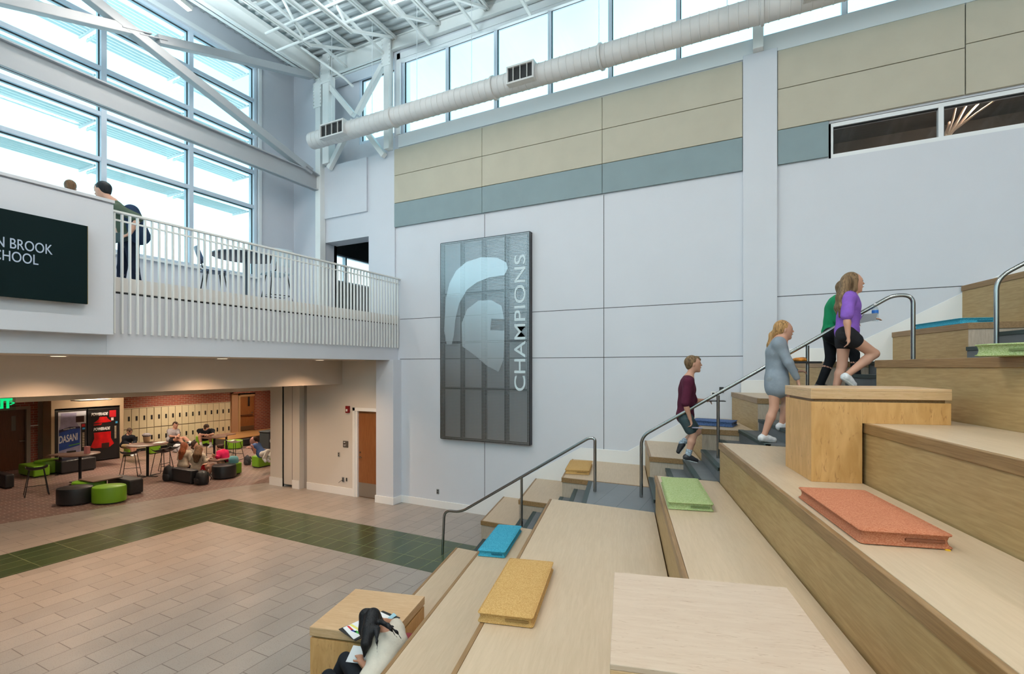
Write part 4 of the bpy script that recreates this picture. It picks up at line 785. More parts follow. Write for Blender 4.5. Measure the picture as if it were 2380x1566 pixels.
# ---- bar stools
def stool(label, px, pyb, pyt, rz, seatmat=M_black, w=.40):
    P = atz(px, pyb); dF = float(np.dot(P-np.array([0, 0, H]), FW)); h = (pyb-pyt)*dF/FP
    t = thing('bar_stool', label, 'stool', (P[0], P[1], 0), rz, 'wire bar stools'); a = w/2
    m_ = MB(); n = 8; vs = []; 
    for i in range(n+1):
        for j in range(n+1):
            x, y = -a+2*a*i/n, -a+2*a*j/n; vs.append((x, y, h-.04+.05*(abs(x)/a)**3+.06*max(0, -y/a)**3-.015*(1-(y/a)**2)))
    top = vs; vs = top+[(x, y, z-.02) for x, y, z in top]; N1 = (n+1)**2; fs = []
    for i in range(n):
        for j in range(n): k = i*(n+1)+j; fs += [(k, k+n+1, k+n+2, k+1), (k+N1, k+1+N1, k+n+2+N1, k+n+1+N1)]
    for i in range(n):
        for e0, e1 in ((i, i+1), ((n)*(n+1)+i+1, n*(n+1)+i), ((i+1)*(n+1), i*(n+1)), (i*(n+1)+n, (i+1)*(n+1)+n)): fs.append((e0, e1, e1+N1, e0+N1))
    m_.add(vs, fs); m_.build('seat', seatmat, t, smooth=True)
    for sx in (-1, 1):
        for sy in (-1, 1): m_ = MB(); m_.tube([(sx*.13, sy*.12, h-.05), (sx*.22, sy*.20, .008)], .009, 8); m_.build('leg', M_wire, t, smooth=True)
    m_ = MB()
    for sx in (-1, 1): m_.tube([(sx*.22, -.2, .009), (sx*.22, .2, .009)], .008, 8)
    m_.build('runner', M_wire, t, smooth=True)
    m_ = MB(); k = 1-.3; m_.tube([(-.195, .178, .28*h), (.195, .178, .28*h)], .008, 8); m_.build('footrest', M_wire, t, smooth=True); return t
stool('empty black bar stool standing alone at far left', 85, 1150, 1085, 1.3)
stool('black bar stool on the left side of the round bar table', 303, 1106, 1050, .9)
stool('black bar stool on the right side of the round bar table', 378, 1103, 1046, .4)
stool('black bar stool behind the others at the round bar table', 395, 1092, 1040, 1.9)
stool('white seated bar stool near the lime drum by the platform', 545, 1068, 1024, .3, M_white, .36)
stool('dark bar stool behind the girls under the round table', 480, 1066, 1032, .2)
# ---- small things
def place(name, label, cat, px, py, z, mbf, mat, rz=0.0, parts=None):
    P = atz(px, py, z); t = thing(name, label, cat, P, rz); mbf_ = mbf(MB()); mbf_.build('body', mat, t, bevel=.01, smooth=True); return t
def zt(pyb, pyt): return H-(pyt-CY)/(pyb-CY)*H
def put(name, label, cat, X, Y, z, rz=0): return thing(name, label, cat, (X, Y, z), rz)
P = atz(186, 1121); h_ = zt(1121, 1054); t = put('menu_card', 'small pink card standing on the round bar table at left', 'card', P[0]+.15, P[1]+.1, h_+.0, .3); m_ = MB(); m_.box(-.06, .06, -.04, .04, 0, .2); m_.build('card', plain('pink card', (.62, .25, .25), .6), t)
P = atz(343, 1107); h_ = zt(1107, 1031); t = put('tote_bag', 'pale tote bag standing on the round bar table', 'bag', P[0]-.35, P[1]+.15, h_, .3)
m_ = MB(); m_.lathe([(.07, 0), (.09, .02), (.105, .14), (.10, .19)], n=16, sy=.7); m_.build('bag_body', plain('canvas tan', (.62, .42, .25), .8), t, smooth=True)
m_ = MB(); m_.lathe([(.105, .17), (.13, .22), (.07, .27), (.01, .275)], n=12, sy=.8); m_.build('bag_contents', plain('grey cloth', (.30, .28, .30), .9, var=.5, vs=20), t, smooth=True)
t = put('paper_sheet', 'white papers lying on the round bar table', 'paper', P[0]+.05, P[1]+.3, h_, .6); m_ = MB(); m_.box(-.11, .11, -.15, .15, 0, .004); m_.build('sheet', M_paper, t)
def backpack(label, px, py, w, h, mat, rz=0.0, lie=False):
    P = atz(px, py); t = thing('backpack', label, 'backpack', P, rz, 'bags on the lounge floor')
    m_ = MB(); m_.lathe([(w*.42, 0), (w*.5, .05), (w*.5, h*.55), (w*.40, h*.85), (w*.18, h), (.001, h*1.01)], n=18, sy=.62); m_.build('bag_body', mat, t, smooth=True)
    m_ = MB(); m_.lathe([(w*.30, .04), (w*.34, .07), (w*.34, h*.40), (w*.25, h*.48), (.001, h*.5)], (0, -w*.24, 0), n=14, sy=.45); m_.build('front_pocket', mat, t, smooth=True)
    m_ = MB(); m_.tube([(w*.25, w*.2, h*.9), (w*.45, w*.32, h*.5), (w*.35, w*.3, .1)], .014, 6); m_.tube([(-.04, 0, h*.98), (0, 0, h*1.08), (.04, 0, h*.98)], .01, 6); m_.build('strap', M_black, t, smooth=True); return t
M_bag = plain('black nylon', (.015, .015, .017), .5, bump=.3, bs=40)
backpack('black backpack leaning left of the girls ottoman', 392, 1117, .34, .42, M_bag, .3)
backpack('black backpack slumped in front of the girls ottoman', 470, 1124, .50, .36, M_bag, -.3)
backpack('small dark backpack on the floor beside the woman in blue', 575, 1080, .26, .30, plain('charcoal nylon', (.04, .04, .05), .5, var=.4, vs=20), .2)
backpack('white and grey backpack on the floor behind the bar table', 413, 1050, .40, .30, plain('white grey nylon', (.55, .56, .62), .6, var=.45, vs=12), .2)
P = atz(541, 1089); zb_ = .36; t = thing('handbag', 'teal handbag on the lime ottoman beside the pink hoodie', 'bag', (*atz(543, 1076, zb_)[:2], zb_), .4); m_ = MB(); m_.lathe([(.12, 0), (.15, .03), (.14, .16), (.09, .21), (.001, .215)], n=18, sy=.6); m_.build('bag_body', plain('teal leather', (.16, .42, .46), .5), t, smooth=True)
m_ = MB(); m_.tube([(-.06, 0, .18), (-.05, 0, .28), (.05, 0, .28), (.06, 0, .18)], .008, 6); m_.build('bag_handle', M_black, t, smooth=True)
P = atz(626, 1040); t = thing('trash_can', 'dark square trash can with a white letter, beside the column', 'trash can', P, .1); m_ = MB(); m_.box(-.25, .25, -.25, .25, 0, .62); m_.build('can_body', plain('slate plastic', (.035, .045, .055), .5), t, bevel=.02)
m_ = MB(); m_.box(-.27, .27, -.27, .27, .62, .68); m_.build('lid', plain('slate plastic', (.035, .045, .055), .5), t, bevel=.02)
text_mesh('logo_letter', 'C', .26, M_white, t, (.256, -.22, .22), (0, 1, 0), (0, 0, 1), (1, 0, 0), align='LEFT', bold=.012)
# ---- balcony furniture
ZF = 4.34
def btable():
    P = at(571, 800, 9.9); t = thing('round_table', 'round dark bar table on the balcony behind the railing', 'table', (P[0], P[1], ZF)); r = .60; h = 1.07
    m_ = MB(); m_.lathe([(r-.01, h-.035), (r, h-.03), (r, h-.006), (r-.006, h), (.001, h)], n=48); m_.build('table_top', plain('navy laminate', (.03, .04, .06), .4), t, smooth=True)
    m_ = MB(); m_.tube([(0, 0, .02), (0, 0, h-.03)], .038, 16); m_.build('post', plain('grey blue steel', (.09, .12, .16), .4, metal=.5), t, smooth=True)
    m_ = MB(); m_.lathe([(.28, 0), (.28, .01), (.06, .035), (.04, .05)], n=28); m_.build('base', M_ss, t, smooth=True); return t
btable()
def bchair(label, px, d_, rz, cm):
    P = at(px, 800, d_); t = thing('bar_chair', label, 'chair', (P[0], P[1], ZF), rz, 'balcony bar chairs'); h = .72
    def sheet(name, pts, w, th=.012, taper=1.0):
        m_ = MB(); n = len(pts); vs = []
        for i, (y, z) in enumerate(pts):
            ww = w*(1-(1-taper)*i/(n-1))
            for x in (-ww, -ww*.5, 0, ww*.5, ww): vs.append((x, y+(.03*(x/ww)**2 if name == 'backrest' else 0), z+(.012*(x/ww)**2 if name == 'seat' else 0)))
        N1 = len(vs); vs = vs+[(x, y-th*.3, z-th) for x, y, z in vs]; fs = []
        for i in range(n-1):
            for j in range(4): k = i*5+j; fs += [(k, k+5, k+6, k+1), (k+N1, k+1+N1, k+6+N1, k+5+N1)]
        for i in range(n-1): fs += [(i*5, i*5+N1, (i+1)*5+N1, (i+1)*5), (i*5+4, (i+1)*5+4, (i+1)*5+4+N1, i*5+4+N1)]
        for j in range(4): fs += [(j, j+1, j+1+N1, j+N1), ((n-1)*5+j+1, (n-1)*5+j, (n-1)*5+j+N1, (n-1)*5+j+1+N1)]
        m_.add(vs, fs); o = m_.build(name, cm, t, smooth=True); return o
    sheet('seat', [(-.22, h+.0), (-.2, h-.01), (0, h-.02), (.15, h-.005), (.22, h-.03)], .23)
    sheet('backrest', [(-.22, h+.13), (-.25, h+.22), (-.29, h+.33), (-.33, h+.44)], .20, taper=.85)
    m_ = MB(); m_.tube([(-.1, -.1, h-.02), (-.1, -.22, h+.05), (-.1, -.235, h+.2)], .011, 6); m_.tube([(.1, -.1, h-.02), (.1, -.22, h+.05), (.1, -.235, h+.2)], .011, 6); m_.build('back_stem', M_wire, t, smooth=True)
    for sx in (-1, 1):
        for sy in (-1, 1): m_ = MB(); m_.tube([(sx*.15, sy*.14, h-.025), (sx*.24, sy*.23, .01)], .011, 8); m_.build('leg', M_wire, t, smooth=True)
    m_ = MB(); k = [(-.21, -.20, .27), (.21, -.20, .27), (.21, .20, .27), (-.21, .20, .27)]; m_.tube(k, .009, 6, True); m_.build('foot_ring', M_wire, t, smooth=True)
bchair('navy bar chair left of the balcony table', 497, 9.7, TH-.80, plain('navy shell', (.012, .05, .13), .35))
bchair('white backed bar chair right of the balcony table', 643, 9.9, TH+.85, plain('white shell', (.55, .66, .74), .4))
# ================================================================ PEOPLE (implicit surfaces polygonised with surface nets)
def unit(v): v = np.array(v, float); return v/max(1e-9, np.linalg.norm(v))
class Fig:
    def __init__(s): s.p = []
    def cap(s, a, b, ra, rb=None, k=.02, flat=None):
        s.p.append(('c', np.array(a, float), np.array(b, float), ra, ra if rb is None else rb, k, flat)); return s
    def ell(s, c, ax, r, k=.02):
        s.p.append(('e', np.array(c, float), np.array(ax, float), np.array(r, float), None, k, None)); return s
    def chain(s, pts, rs, k=.02):
        for a, b, ra, rb in zip(pts, pts[1:], rs, rs[1:]): s.cap(a, b, ra, rb, k)
        return s
    def mesh(s, h):
        lo, hi = [], []
        for p in s.p:
            if p[0] == 'c': r = max(p[3], p[4]); lo.append(np.minimum(p[1], p[2])-r); hi.append(np.maximum(p[1], p[2])+r)
            else: r = max(p[3]); lo.append(p[1]-r); hi.append(p[1]+r)
        L = np.min(lo, 0)-3*h; U = np.max(hi, 0)+3*h; n = np.ceil((U-L)/h).astype(int)+1
        F = np.full(n, 1.0, np.float32); ax = [L[i]+h*np.arange(n[i]) for i in range(3)]
        for p, l_, u_ in zip(s.p, lo, hi):
            m = p[5]*1.5+3*h; i0 = np.maximum(((l_-m-L)/h).astype(int), 0); i1 = np.minimum(np.ceil((u_+m-L)/h).astype(int)+1, n)
            X, Y, Z = np.meshgrid(*[ax[i][i0[i]:i1[i]] for i in range(3)], indexing='ij'); Q = np.stack([X, Y, Z], -1)
            if p[0] == 'c':
                a, b = p[1], p[2]; ab = b-a; t = np.clip(((Q-a)@ab)/max(1e-9, ab@ab), 0, 1); dv = Q-(a+t[..., None]*ab)
                if p[6] is not None: nf, kf = p[6]; q = dv@nf; dv = dv+q[..., None]*nf*(kf-1)
                d = np.linalg.norm(dv, axis=-1)-(p[3]+(p[4]-p[3])*t)
            else:
                q = (Q-p[1])@p[2].T; k0 = np.linalg.norm(q/p[3], axis=-1); k1 = np.linalg.norm(q/p[3]**2, axis=-1); d = np.where(k1 > 1e-6, k0*(k0-1)/np.maximum(k1, 1e-6), -p[3].min())
            sl = tuple(slice(i0[i], i1[i]) for i in range(3)); f = F[sl]; k = p[5]
            hh = np.maximum(k-np.abs(f-d), 0)/k; F[sl] = np.minimum(f, d)-hh*hh*k*.25
        ins = F < 0
        c = np.zeros(tuple(n-1), int)
        for i in (0, 1):
            for j in (0, 1):
                for k in (0, 1): c += ins[i:n[0]-1+i, j:n[1]-1+j, k:n[2]-1+k]
        mix = (c > 0) & (c < 8); idx = -np.ones(tuple(n-1), int); cells = np.argwhere(mix); idx[mix] = np.arange(len(cells))
        acc = np.zeros((len(cells), 3)); cnt = np.zeros(len(cells))
        corners = [(i, j, k) for i in (0, 1) for j in (0, 1) for k in (0, 1)]
        for a in corners:
            for ax_ in range(3):
                if a[ax_]: continue
                b = list(a); b[ax_] = 1
                fa = F[cells[:, 0]+a[0], cells[:, 1]+a[1], cells[:, 2]+a[2]]; fb = F[cells[:, 0]+b[0], cells[:, 1]+b[1], cells[:, 2]+b[2]]
                mk = (fa < 0) != (fb < 0); t = np.where(mk, fa/np.where(mk, fa-fb, 1), 0)
                pt = np.tile(np.array(a, float), (len(cells), 1)); pt[:, ax_] = t
                acc[mk] += pt[mk]; cnt[mk] += 1
        V = L+h*(cells+acc/np.maximum(cnt, 1)[:, None]); Fs = []
        for ax_ in range(3):
            o1, o2 = (ax_+1) % 3, (ax_+2) % 3
            sa = [slice(None)]*3; sb = [slice(None)]*3; sa[ax_] = slice(0, -1); sb[ax_] = slice(1, None)
            e = np.argwhere(ins[tuple(sa)] != ins[tuple(sb)])
            e = e[(e[:, o1] > 0) & (e[:, o2] > 0) & (e[:, o1] < n[o1]-1) & (e[:, o2] < n[o2]-1)]
            def cell(d1, d2): q = e.copy(); q[:, o1] -= d1; q[:, o2] -= d2; return idx[q[:, 0], q[:, 1], q[:, 2]]
            quad = np.stack([cell(1, 1), cell(0, 1), cell(0, 0), cell(1, 0)], 1)
            fl = ins[e[:, 0], e[:, 1], e[:, 2]]; quad[~fl] = quad[~fl][:, ::-1]; Fs.append(quad)
        Q = np.concatenate(Fs); Q = Q[(Q >= 0).all(1)]
        return V, Q
    def build(s, name, mat, parent, h=.012, org=(0, 0, 0)):
        V, Q = s.mesh(h); me = bpy.data.meshes.new(name); V = V-np.array(org)
        me.from_pydata(V.tolist(), [], Q.tolist()); me.materials.append(mat); me.polygons.foreach_set('use_smooth', [True]*len(me.polygons)); me.update()
        o = bpy.data.objects.new(name, me); C.objects.link(o); o.parent = parent
        sm = o.modifiers.new('s', 'SMOOTH'); sm.factor = .5; sm.iterations = 2
        return o
UP = np.array([0, 0, 1.])
def cloth(name, col, **k): return plain(name, col, k.get('rough', .9), var=k.get('var', .12), vs=k.get('vs', 14), bump=.25, bs=60, spec=.2)
M_eye = plain('eye dark', (.02, .015, .012), .2); M_lip = plain('lip', (.36, .12, .10), .5)
def person(label, J, top, bottom, hairc, hair='short', skin=None, S=1.0, h=.013, face=(1, 0, 0), tilt=0.0, sleeve='short', legs='shorts', shoe=None, sock=None, up=None, torso_w=1.0, gripL=.5, gripR=.5, long_top=0.0, hairpts=None, hood=False):
    """J: joints in world space - head neck chest pelvis shL elL wrL shR elR wrR hipL knL anL hipR knR anR (+ toeL toeR, handdirL/R)."""
    J = {k: np.array(v, float) for k, v in J.items()}; skin = skin or M_skin
    org = np.array([J['pelvis'][0], J['pelvis'][1], min(J['anL'][2], J['anR'][2])-.07*S]); t = thing('person', label, 'person', org)
    f = unit(face); up = unit(up if up is not None else UP*math.cos(tilt)-0*f); r = unit(np.cross(f, up)); up = unit(np.cross(r, f)); A = np.array([f, r, up])
    hd = J['head']; B = Fig(); T = Fig(); side = unit(J['shR']-J['shL'])
    nk = J['neck']
    # head
    B.ell(hd+up*.015*S, A, (.097*S, .076*S, .105*S), .03).ell(hd+f*.025*S-up*.055*S, A, (.062*S, .055*S, .065*S), .03)
    B.cap(hd+f*.088*S+up*.012*S, hd+f*.112*S-up*.022*S, .010*S, .014*S, .012).cap(hd+f*.07*S-up*.105*S, hd+f*.06*S-up*.1*S, .022*S, .022*S, .03)
    B.cap(hd+f*.082*S+up*.03*S-r*.03*S, hd+f*.082*S+up*.03*S+r*.03*S, .013*S, .013*S, .015)
    B.cap(hd+f*.092*S-up*.058*S-r*.018*S, hd+f*.092*S-up*.058*S+r*.018*S, .010*S, .010*S, .012)
    for q in (-1, 1): B.cap(hd+r*q*.074*S-f*.005*S+up*.012*S, hd+r*q*.078*S-f*.008*S-up*.022*S, .014*S, .010*S, .008)
    B.cap(hd-up*.06*S-f*.02*S, nk, .048*S, .055*S, .03)
    # trunk
    ch, pe = J['chest'], J['pelvis']; sh_m = (J['shL']+J['shR'])/2; W = torso_w*S
    tr = [(J['shL'], J['shR'], .062*W, .062*W), (ch-side*.075*W, ch+side*.075*W, .095*W, .095*W), (ch*.5+pe*.5-side*.06*W, ch*.5+pe*.5+side*.06*W, .085*W, .085*W), (pe-side*.075*W, pe+side*.075*W, .095*W, .095*W)]
    for a, b, ra, rb in tr: B.cap(a, b, ra, rb, .07)
    B.cap(ch, sh_m, .10*W, .08*W, .06).cap(ch, pe, .095*W, .10*W, .06).cap(nk, sh_m, .055*S, .07*S, .05)
    # limbs
    for q in 'LR':
        sh, el, wr = J['sh'+q], J['el'+q], J['wr'+q]
        B.cap(sh, el, .048*S, .037*S, .03).cap(el, el*.65+wr*.35, .037*S, .038*S, .015).cap(el*.65+wr*.35, wr, .038*S, .025*S, .015)
        hp, kn, an = J['hip'+q], J['kn'+q], J['an'+q]
        B.cap(hp, kn, .082*S, .055*S, .04).cap(kn, kn*.68+an*.32, .052*S, .055*S, .02).cap(kn*.68+an*.32, an, .055*S, .034*S, .02)
        toe = J.get('toe'+q); fd = unit(toe-an) if toe is not None else unit(np.array([f[0], f[1], 0]))
        heel = an-UP*.055*S-fd*.03*S if toe is None else an-np.cross(unit(np.cross(fd, UP)), fd)*-.0-UP*.045*S-fd*.03*S
        tp = heel+fd*.19*S if toe is None else toe
        B.cap(an, heel, .033*S, .035*S, .02).cap(heel, tp, .035*S, .028*S, .02)
        J['heel'+q], J['tp'+q] = heel, tp
        # hand: palm, four fingers of unequal length, thumb from the side of the palm
        hdv = unit(J['hand'+q]) if 'hand'+q in J else unit(wr-el); pn = unit(np.cross(hdv, side if abs(hdv@side) < .9 else UP)); sd = unit(np.cross(pn, hdv)); 
        ins_ = -1 if q == 'R' else 1; g = gripL if q == 'L' else gripR
        palm = wr+hdv*.07*S; B.cap(wr, palm, .026*S, .030*S, .015, (pn, 1.6)); hs = .0098*S if h < .016 else .0125*S
        for i, ln in enumerate((.070, .080, .074, .058)):
            b0 = palm+hdv*.012*S+sd*(i-1.5)*.019*S; m1 = b0+unit(hdv+pn*g*.9)*ln*.5*S; m2 = m1+unit(hdv*(1-g)+pn*g*1.8)*ln*.5*S
            B.cap(palm+sd*(i-1.5)*.014*S, b0, hs*1.1, hs*1.05, .006).cap(b0, m1, hs, hs*.92, .004).cap(m1, m2, hs*.92, hs*.8, .004)
        th0 = wr+hdv*.028*S-sd*.022*S; th1 = th0+unit(hdv*.6-sd*.8+pn*.3)*.038*S; th2 = th1+unit(hdv*.9-sd*.2+pn*.4)*.032*S; B.cap(th0, th1, hs*1.3, hs*1.1, .008).cap(th1, th2, hs*1.1, hs*.9, .004)
    B.build('body', skin, t, h, org)
    # face details
    e = Fig()
    for q in (-1, 1): e.cap(hd+f*.087*S+r*q*.030*S+up*.012*S, hd+f*.090*S+r*q*.030*S+up*.012*S, .010*S, .008*S, .004)
    e.build('eyes', M_eye, t, .006, org)
    e = Fig(); e.cap(hd+f*.102*S-up*.058*S-r*.018*S, hd+f*.102*S-up*.058*S+r*.018*S, .0065*S, .0065*S, .003); e.build('mouth', M_lip, t, .006, org)
    # hair
    Hh = Fig(); Hh.ell(hd-f*.026*S+up*.036*S, A, (.096*S, .085*S, .100*S), .02)
    if hair == 'short': Hh.cap(hd-f*.055*S-up*.03*S, hd-f*.06*S+up*.03*S, .058*S, .07*S, .03).cap(hd+f*.055*S+up*.085*S, hd+f*.09*S+up*.06*S, .035*S, .022*S, .02); 
    if hair in ('long', 'pony', 'bun'): Hh.cap(hd-f*.05*S-up*.03*S, hd-f*.05*S+up*.03*S, .062*S, .07*S, .03)
    if hair == 'bun': Hh.cap(hd-f*.12*S+up*.02*S, hd-f*.13*S+up*.03*S, .04*S, .04*S, .02)
    if hairpts:
        for pts, rs in hairpts: Hh.chain([np.array(p) for p in pts], rs, .03)
    if hair == 'long': Hh.chain([hd+r*.07*S-f*.01*S+up*.02*S, hd+r*.078*S-f*.02*S-up*.09*S, nk+r*.07*S-f*.03*S], [.035*S, .03*S, .03*S]); Hh.chain([hd-r*.07*S-f*.01*S+up*.02*S, hd-r*.078*S-f*.02*S-up*.09*S, nk-r*.07*S-f*.03*S], [.035*S, .03*S, .03*S])
    Hh.build('hair', hairc, t, min(h, .012), org)
    # top garment
    G = Fig(); a = .014*S
    for p0, p1, ra, rb in tr[:3]: G.cap(p0, p1, ra+a, rb+a, .06)
    G.cap(sh_m*.35+nk*.65, sh_m, .062*S, .085*S, .05).cap(J['shL'], nk*.5+sh_m*.5, .06*S, .062*S, .05).cap(J['shR'], nk*.5+sh_m*.5, .06*S, .062*S, .05).cap(ch, pe*.9+ch*.1, .105*W+a, .102*W+a, .05).cap(pe-side*.07*W, pe+side*.07*W, .108*W+a, .108*W+a, .05).cap(nk*.6+sh_m*.4, sh_m, .058*S, .08*S, .04)
    if long_top: G.cap(pe-side*.075*W, pe-side*.075*W-UP*long_top, .10*W+a, .095*W+a, .04).cap(pe+side*.075*W, pe+side*.075*W-UP*long_top, .10*W+a, .095*W+a, .04).cap(pe-side*.08*W-UP*long_top, pe+side*.08*W-UP*long_top, .105*W+a, .105*W+a, .06)
    if hood: G.cap(nk-f*.07*S-up*.02*S-r*.05*S, nk-f*.07*S-up*.02*S+r*.05*S, .045*S, .045*S, .03)
    for q in 'LR':
        sh, el, wr = J['sh'+q], J['el'+q], J['wr'+q]
        if sleeve == 'none': continue
        if sleeve == 'short': G.cap(sh, sh*.35+el*.65, .062*S, .058*S, .03)
        elif sleeve == 'elbow': G.cap(sh, el*.95+sh*.05, .07*S, .066*S, .03)
        else: G.cap(sh, el, .066*S, .056*S, .03).cap(el, wr*.93+el*.07, .056*S, .040*S, .02)
    G.build('top', top, t, h, org)
    # legs garment
    G = Fig(); a = .014*S; G.cap(pe-side*.075*W, pe+side*.075*W, .098*W+a, .098*W+a, .05)
    for q in 'LR':
        hp, kn, an = J['hip'+q], J['kn'+q], J['an'+q]
        fr = {'shorts': .62, 'short_shorts': .30, 'pants': 1.0, 'knee': .85}[legs]
        if legs == 'pants': G.cap(an, J['heel'+q]*.35+an*.65, .052*S, .050*S, .02).cap(hp, kn, .086*S+a*.6, .062*S, .04).cap(kn, an, .064*S, .050*S, .02)
        else: G.cap(hp, hp*(1-fr)+kn*fr, .09*S+a, (.085-.02*fr)*S+a, .03)
    G.build('shorts' if 'short' in legs or legs == 'knee' else 'trousers', bottom, t, h, org)
    for q in 'LR':
        heel, tp, an = J['heel'+q], J['tp'+q], J['an'+q]; fd = unit(tp-heel)
        if shoe is not None:
            G = Fig(); G.cap(heel, tp, .046*S, .036*S, .02).cap(heel, an*.7+heel*.3, .045*S, .04*S, .02).cap(heel*.4+tp*.6+UP*.012*S, heel*.6+tp*.4+UP*.02*S, .036*S, .038*S, .02); sn_ = G.build('shoe', shoe, t, min(h, .011), org)
            dn = unit(np.cross(fd, np.cross(fd, UP))) if abs(fd[2]) < .95 else -UP; G = Fig(); G.cap(heel+dn*.030*S, tp+dn*.022*S, .040*S, .034*S, .01, (dn, 2.2)); G.build('sole', M_white, sn_, min(h, .010), org)
        if sock is not None:
            G = Fig(); kn = J['kn'+q]; G.cap(an, an*.75+kn*.25, .043*S, .047*S, .01); G.build('sock', sock, t, min(h, .011), org)
    return t
def px_pose(d, spec, dd=None):
    """joint name -> (px, py, depth offset)"""
    return {k: at(v[0], v[1], d+(v[2] if len(v) > 2 else 0)) for k, v in spec.items()}
HB = hairmat('brown hair', (.15, .08, .04)); HBl = hairmat('blonde hair', (.36, .20, .08)); HK = hairmat('black hair', (.007, .007, .009), .5)
HD = hairmat('dark brown hair', (.05, .025, .015)); HR = hairmat('red hair', (.24, .065, .025)); HL = hairmat('light brown hair', (.17, .105, .055))
M_denim = cloth('black denim', (.02, .02, .024)); M_sneak = plain('white sneaker', (.72, .74, .78), .5, var=.15, vs=30); M_sneakb = plain('black sneaker', (.02, .02, .025), .5, var=.3, vs=30)
pd = np.array([CB, SB, 0])       # uphill direction of the stair
# --- boy in maroon striding up
J = px_pose(6.85, dict(head=(1612, 846), neck=(1601, 878), chest=(1597, 905), pelvis=(1592, 968), shL=(1595, 888, .16), shR=(1600, 888, -.16), elR=(1593, 938, -.22), wrR=(1604, 972, -.20), elL=(1612, 932, .20), wrL=(1634, 930, .20),
    hipR=(1594, 972, -.09), knR=(1611, 1012, -.10), anR=(1599, 1058, -.10), toeR=(1618, 1070, -.10), hipL=(1592, 972, .09), knL=(1621, 1003, .10), anL=(1584, 1030, .10), toeL=(1577, 1049, .10), handR=(0, 0), handL=(0, 0)))
J['handR'] = np.array([.25, .1, -1.]); J['handL'] = pd*1.0-UP*.05
pb_ = person('boy in a maroon t-shirt and grey shorts climbing the lower stair', J, cloth('maroon cotton', (.075, .012, .03)), cloth('slate shorts', (.06, .09, .10)), HL, 'short', S=.93, h=.011, face=pd+UP*.05, sleeve='elbow', legs='shorts', shoe=M_sneakb, sock=cloth('patterned sock', (.35, .42, .5), var=.6, vs=60), gripR=.9, gripL=.6)
q = J['wrL']+pd*.09; t = thing('tablet', 'thin black tablet held out by the boy in maroon', 'tablet', q, BETA); m_ = MB(); m_.box(-.02, .20, -.08, .08, -.012, 0); m_.build('case', M_black, t, bevel=.003)
q = J['wrR']+np.array([.02, .02, -.10]); t = thing('phone', 'pale phone in the right hand of the boy in maroon', 'phone', q, BETA); m_ = MB(); m_.box(-.0, .13, -.035, .035, -.03, -.02); m_.build('case', plain('lilac case', (.4, .38, .5), .4), t, bevel=.003)
# --- girl in grey sweatshirt
J = px_pose(5.85, dict(head=(1822, 767), neck=(1812, 792), chest=(1806, 820), pelvis=(1805, 880), shL=(1808, 799, .15), shR=(1811, 799, -.15), elR=(1833, 843, -.22), wrR=(1853, 880, -.22), elL=(1820, 848, .2), wrL=(1850, 862, .2),
    hipR=(1800, 884, -.08), knR=(1799, 948, -.08), anR=(1776, 1012, -.08), toeR=(1799, 1022, -.08), hipL=(1806, 884, .08), knL=(1828, 930, .06), anL=(1817, 985, .06), toeL=(1838, 990, .06)))
J['handR'] = np.array([.3, .1, -1.]); J['handL'] = pd
ht = [[(at(1801, 765, 5.85)), at(1794, 778, 5.87), at(1790, 802, 5.87), at(1783, 834, 5.87)]]
person('girl with blonde ponytail in a grey sweatshirt on the stair', J, cloth('grey sweatshirt', (.24, .28, .33), var=.06), cloth('grey shorts', (.25, .28, .31)), HBl, 'pony', S=.90, h=.011, face=pd, sleeve='long', legs='short_shorts', shoe=M_sneak, torso_w=1.12, long_top=.10, gripR=.5, hairpts=[(ht[0], [.016, .03, .034, .014])])
q = at(1868, 842, 6.05); t = thing('lunch_tray', 'black tray with orange food carried by the ponytail girl', 'tray', q, BETA); m_ = MB(); m_.box(-.16, .16, -.12, .12, -.012, .012); m_.build('tray_base', M_black, t, bevel=.004)
G = Fig(); G.ell((-.05, 0, .03), np.eye(3), (.085, .07, .03)).ell((.0, .03, .035), np.eye(3), (.05, .05, .03)); G.build('food', plain('orange snack', (.75, .26, .03), .5, var=.5, vs=25), t, .01)
# --- girl in purple
J = px_pose(5.55, dict(head=(1983, 657), neck=(1972, 684), chest=(1973, 712), pelvis=(1968, 772), shL=(1972, 692, .15), shR=(1972, 693, -.15), elR=(1968, 735, -.2), wrR=(1971, 778, -.21), elL=(1990, 742, .17), wrL=(2018, 742, .15),
    hipR=(1966, 778, -.09), knR=(2032, 822, -.10), anR=(1968, 872, -.10), toeR=(1984, 893, -.10), hipL=(1962, 778, .09), knL=(1957, 850, .09), anL=(1940, 910, .09), toeL=(1962, 917, .09)))
J['handR'] = np.array([.1, .1, -1.]); J['handL'] = pd+UP*.1
hp_ = [at(1968, 655, 5.56), at(1955, 690, 5.57), at(1950, 715, 5.57), at(1952, 740, 5.57)]; hp2 = [at(1968, 650, 5.45), at(1960, 690, 5.42), at(1957, 712, 5.42), at(1953, 735, 5.45)]
person('girl with long hair in a purple hoodie and black denim shorts', J, cloth('purple cotton', (.24, .11, .50)), M_denim, HL, 'long', S=.92, h=.011, face=pd+UP*.05, sleeve='elbow', legs='short_shorts', shoe=M_sneak, gripR=.5, gripL=.3, hood=True, hairpts=[(hp_, [.06, .05, .045, .025]), (hp2, [.05, .045, .04, .02])])
q = at(2034, 728, 5.70); t = thing('water_bottle', 'clear water bottle with blue label carried by the purple hoodie girl', 'bottle', q-UP*.09); m_ = MB(); m_.lathe([(.028, 0), (.032, .01), (.032, .09), (.028, .1), (.032, .11), (.032, .14), (.013, .175), (.013, .19)], n=18); m_.build('bottle_body', glass('clear plastic', (.85, .9, .92), .15), t, smooth=True)
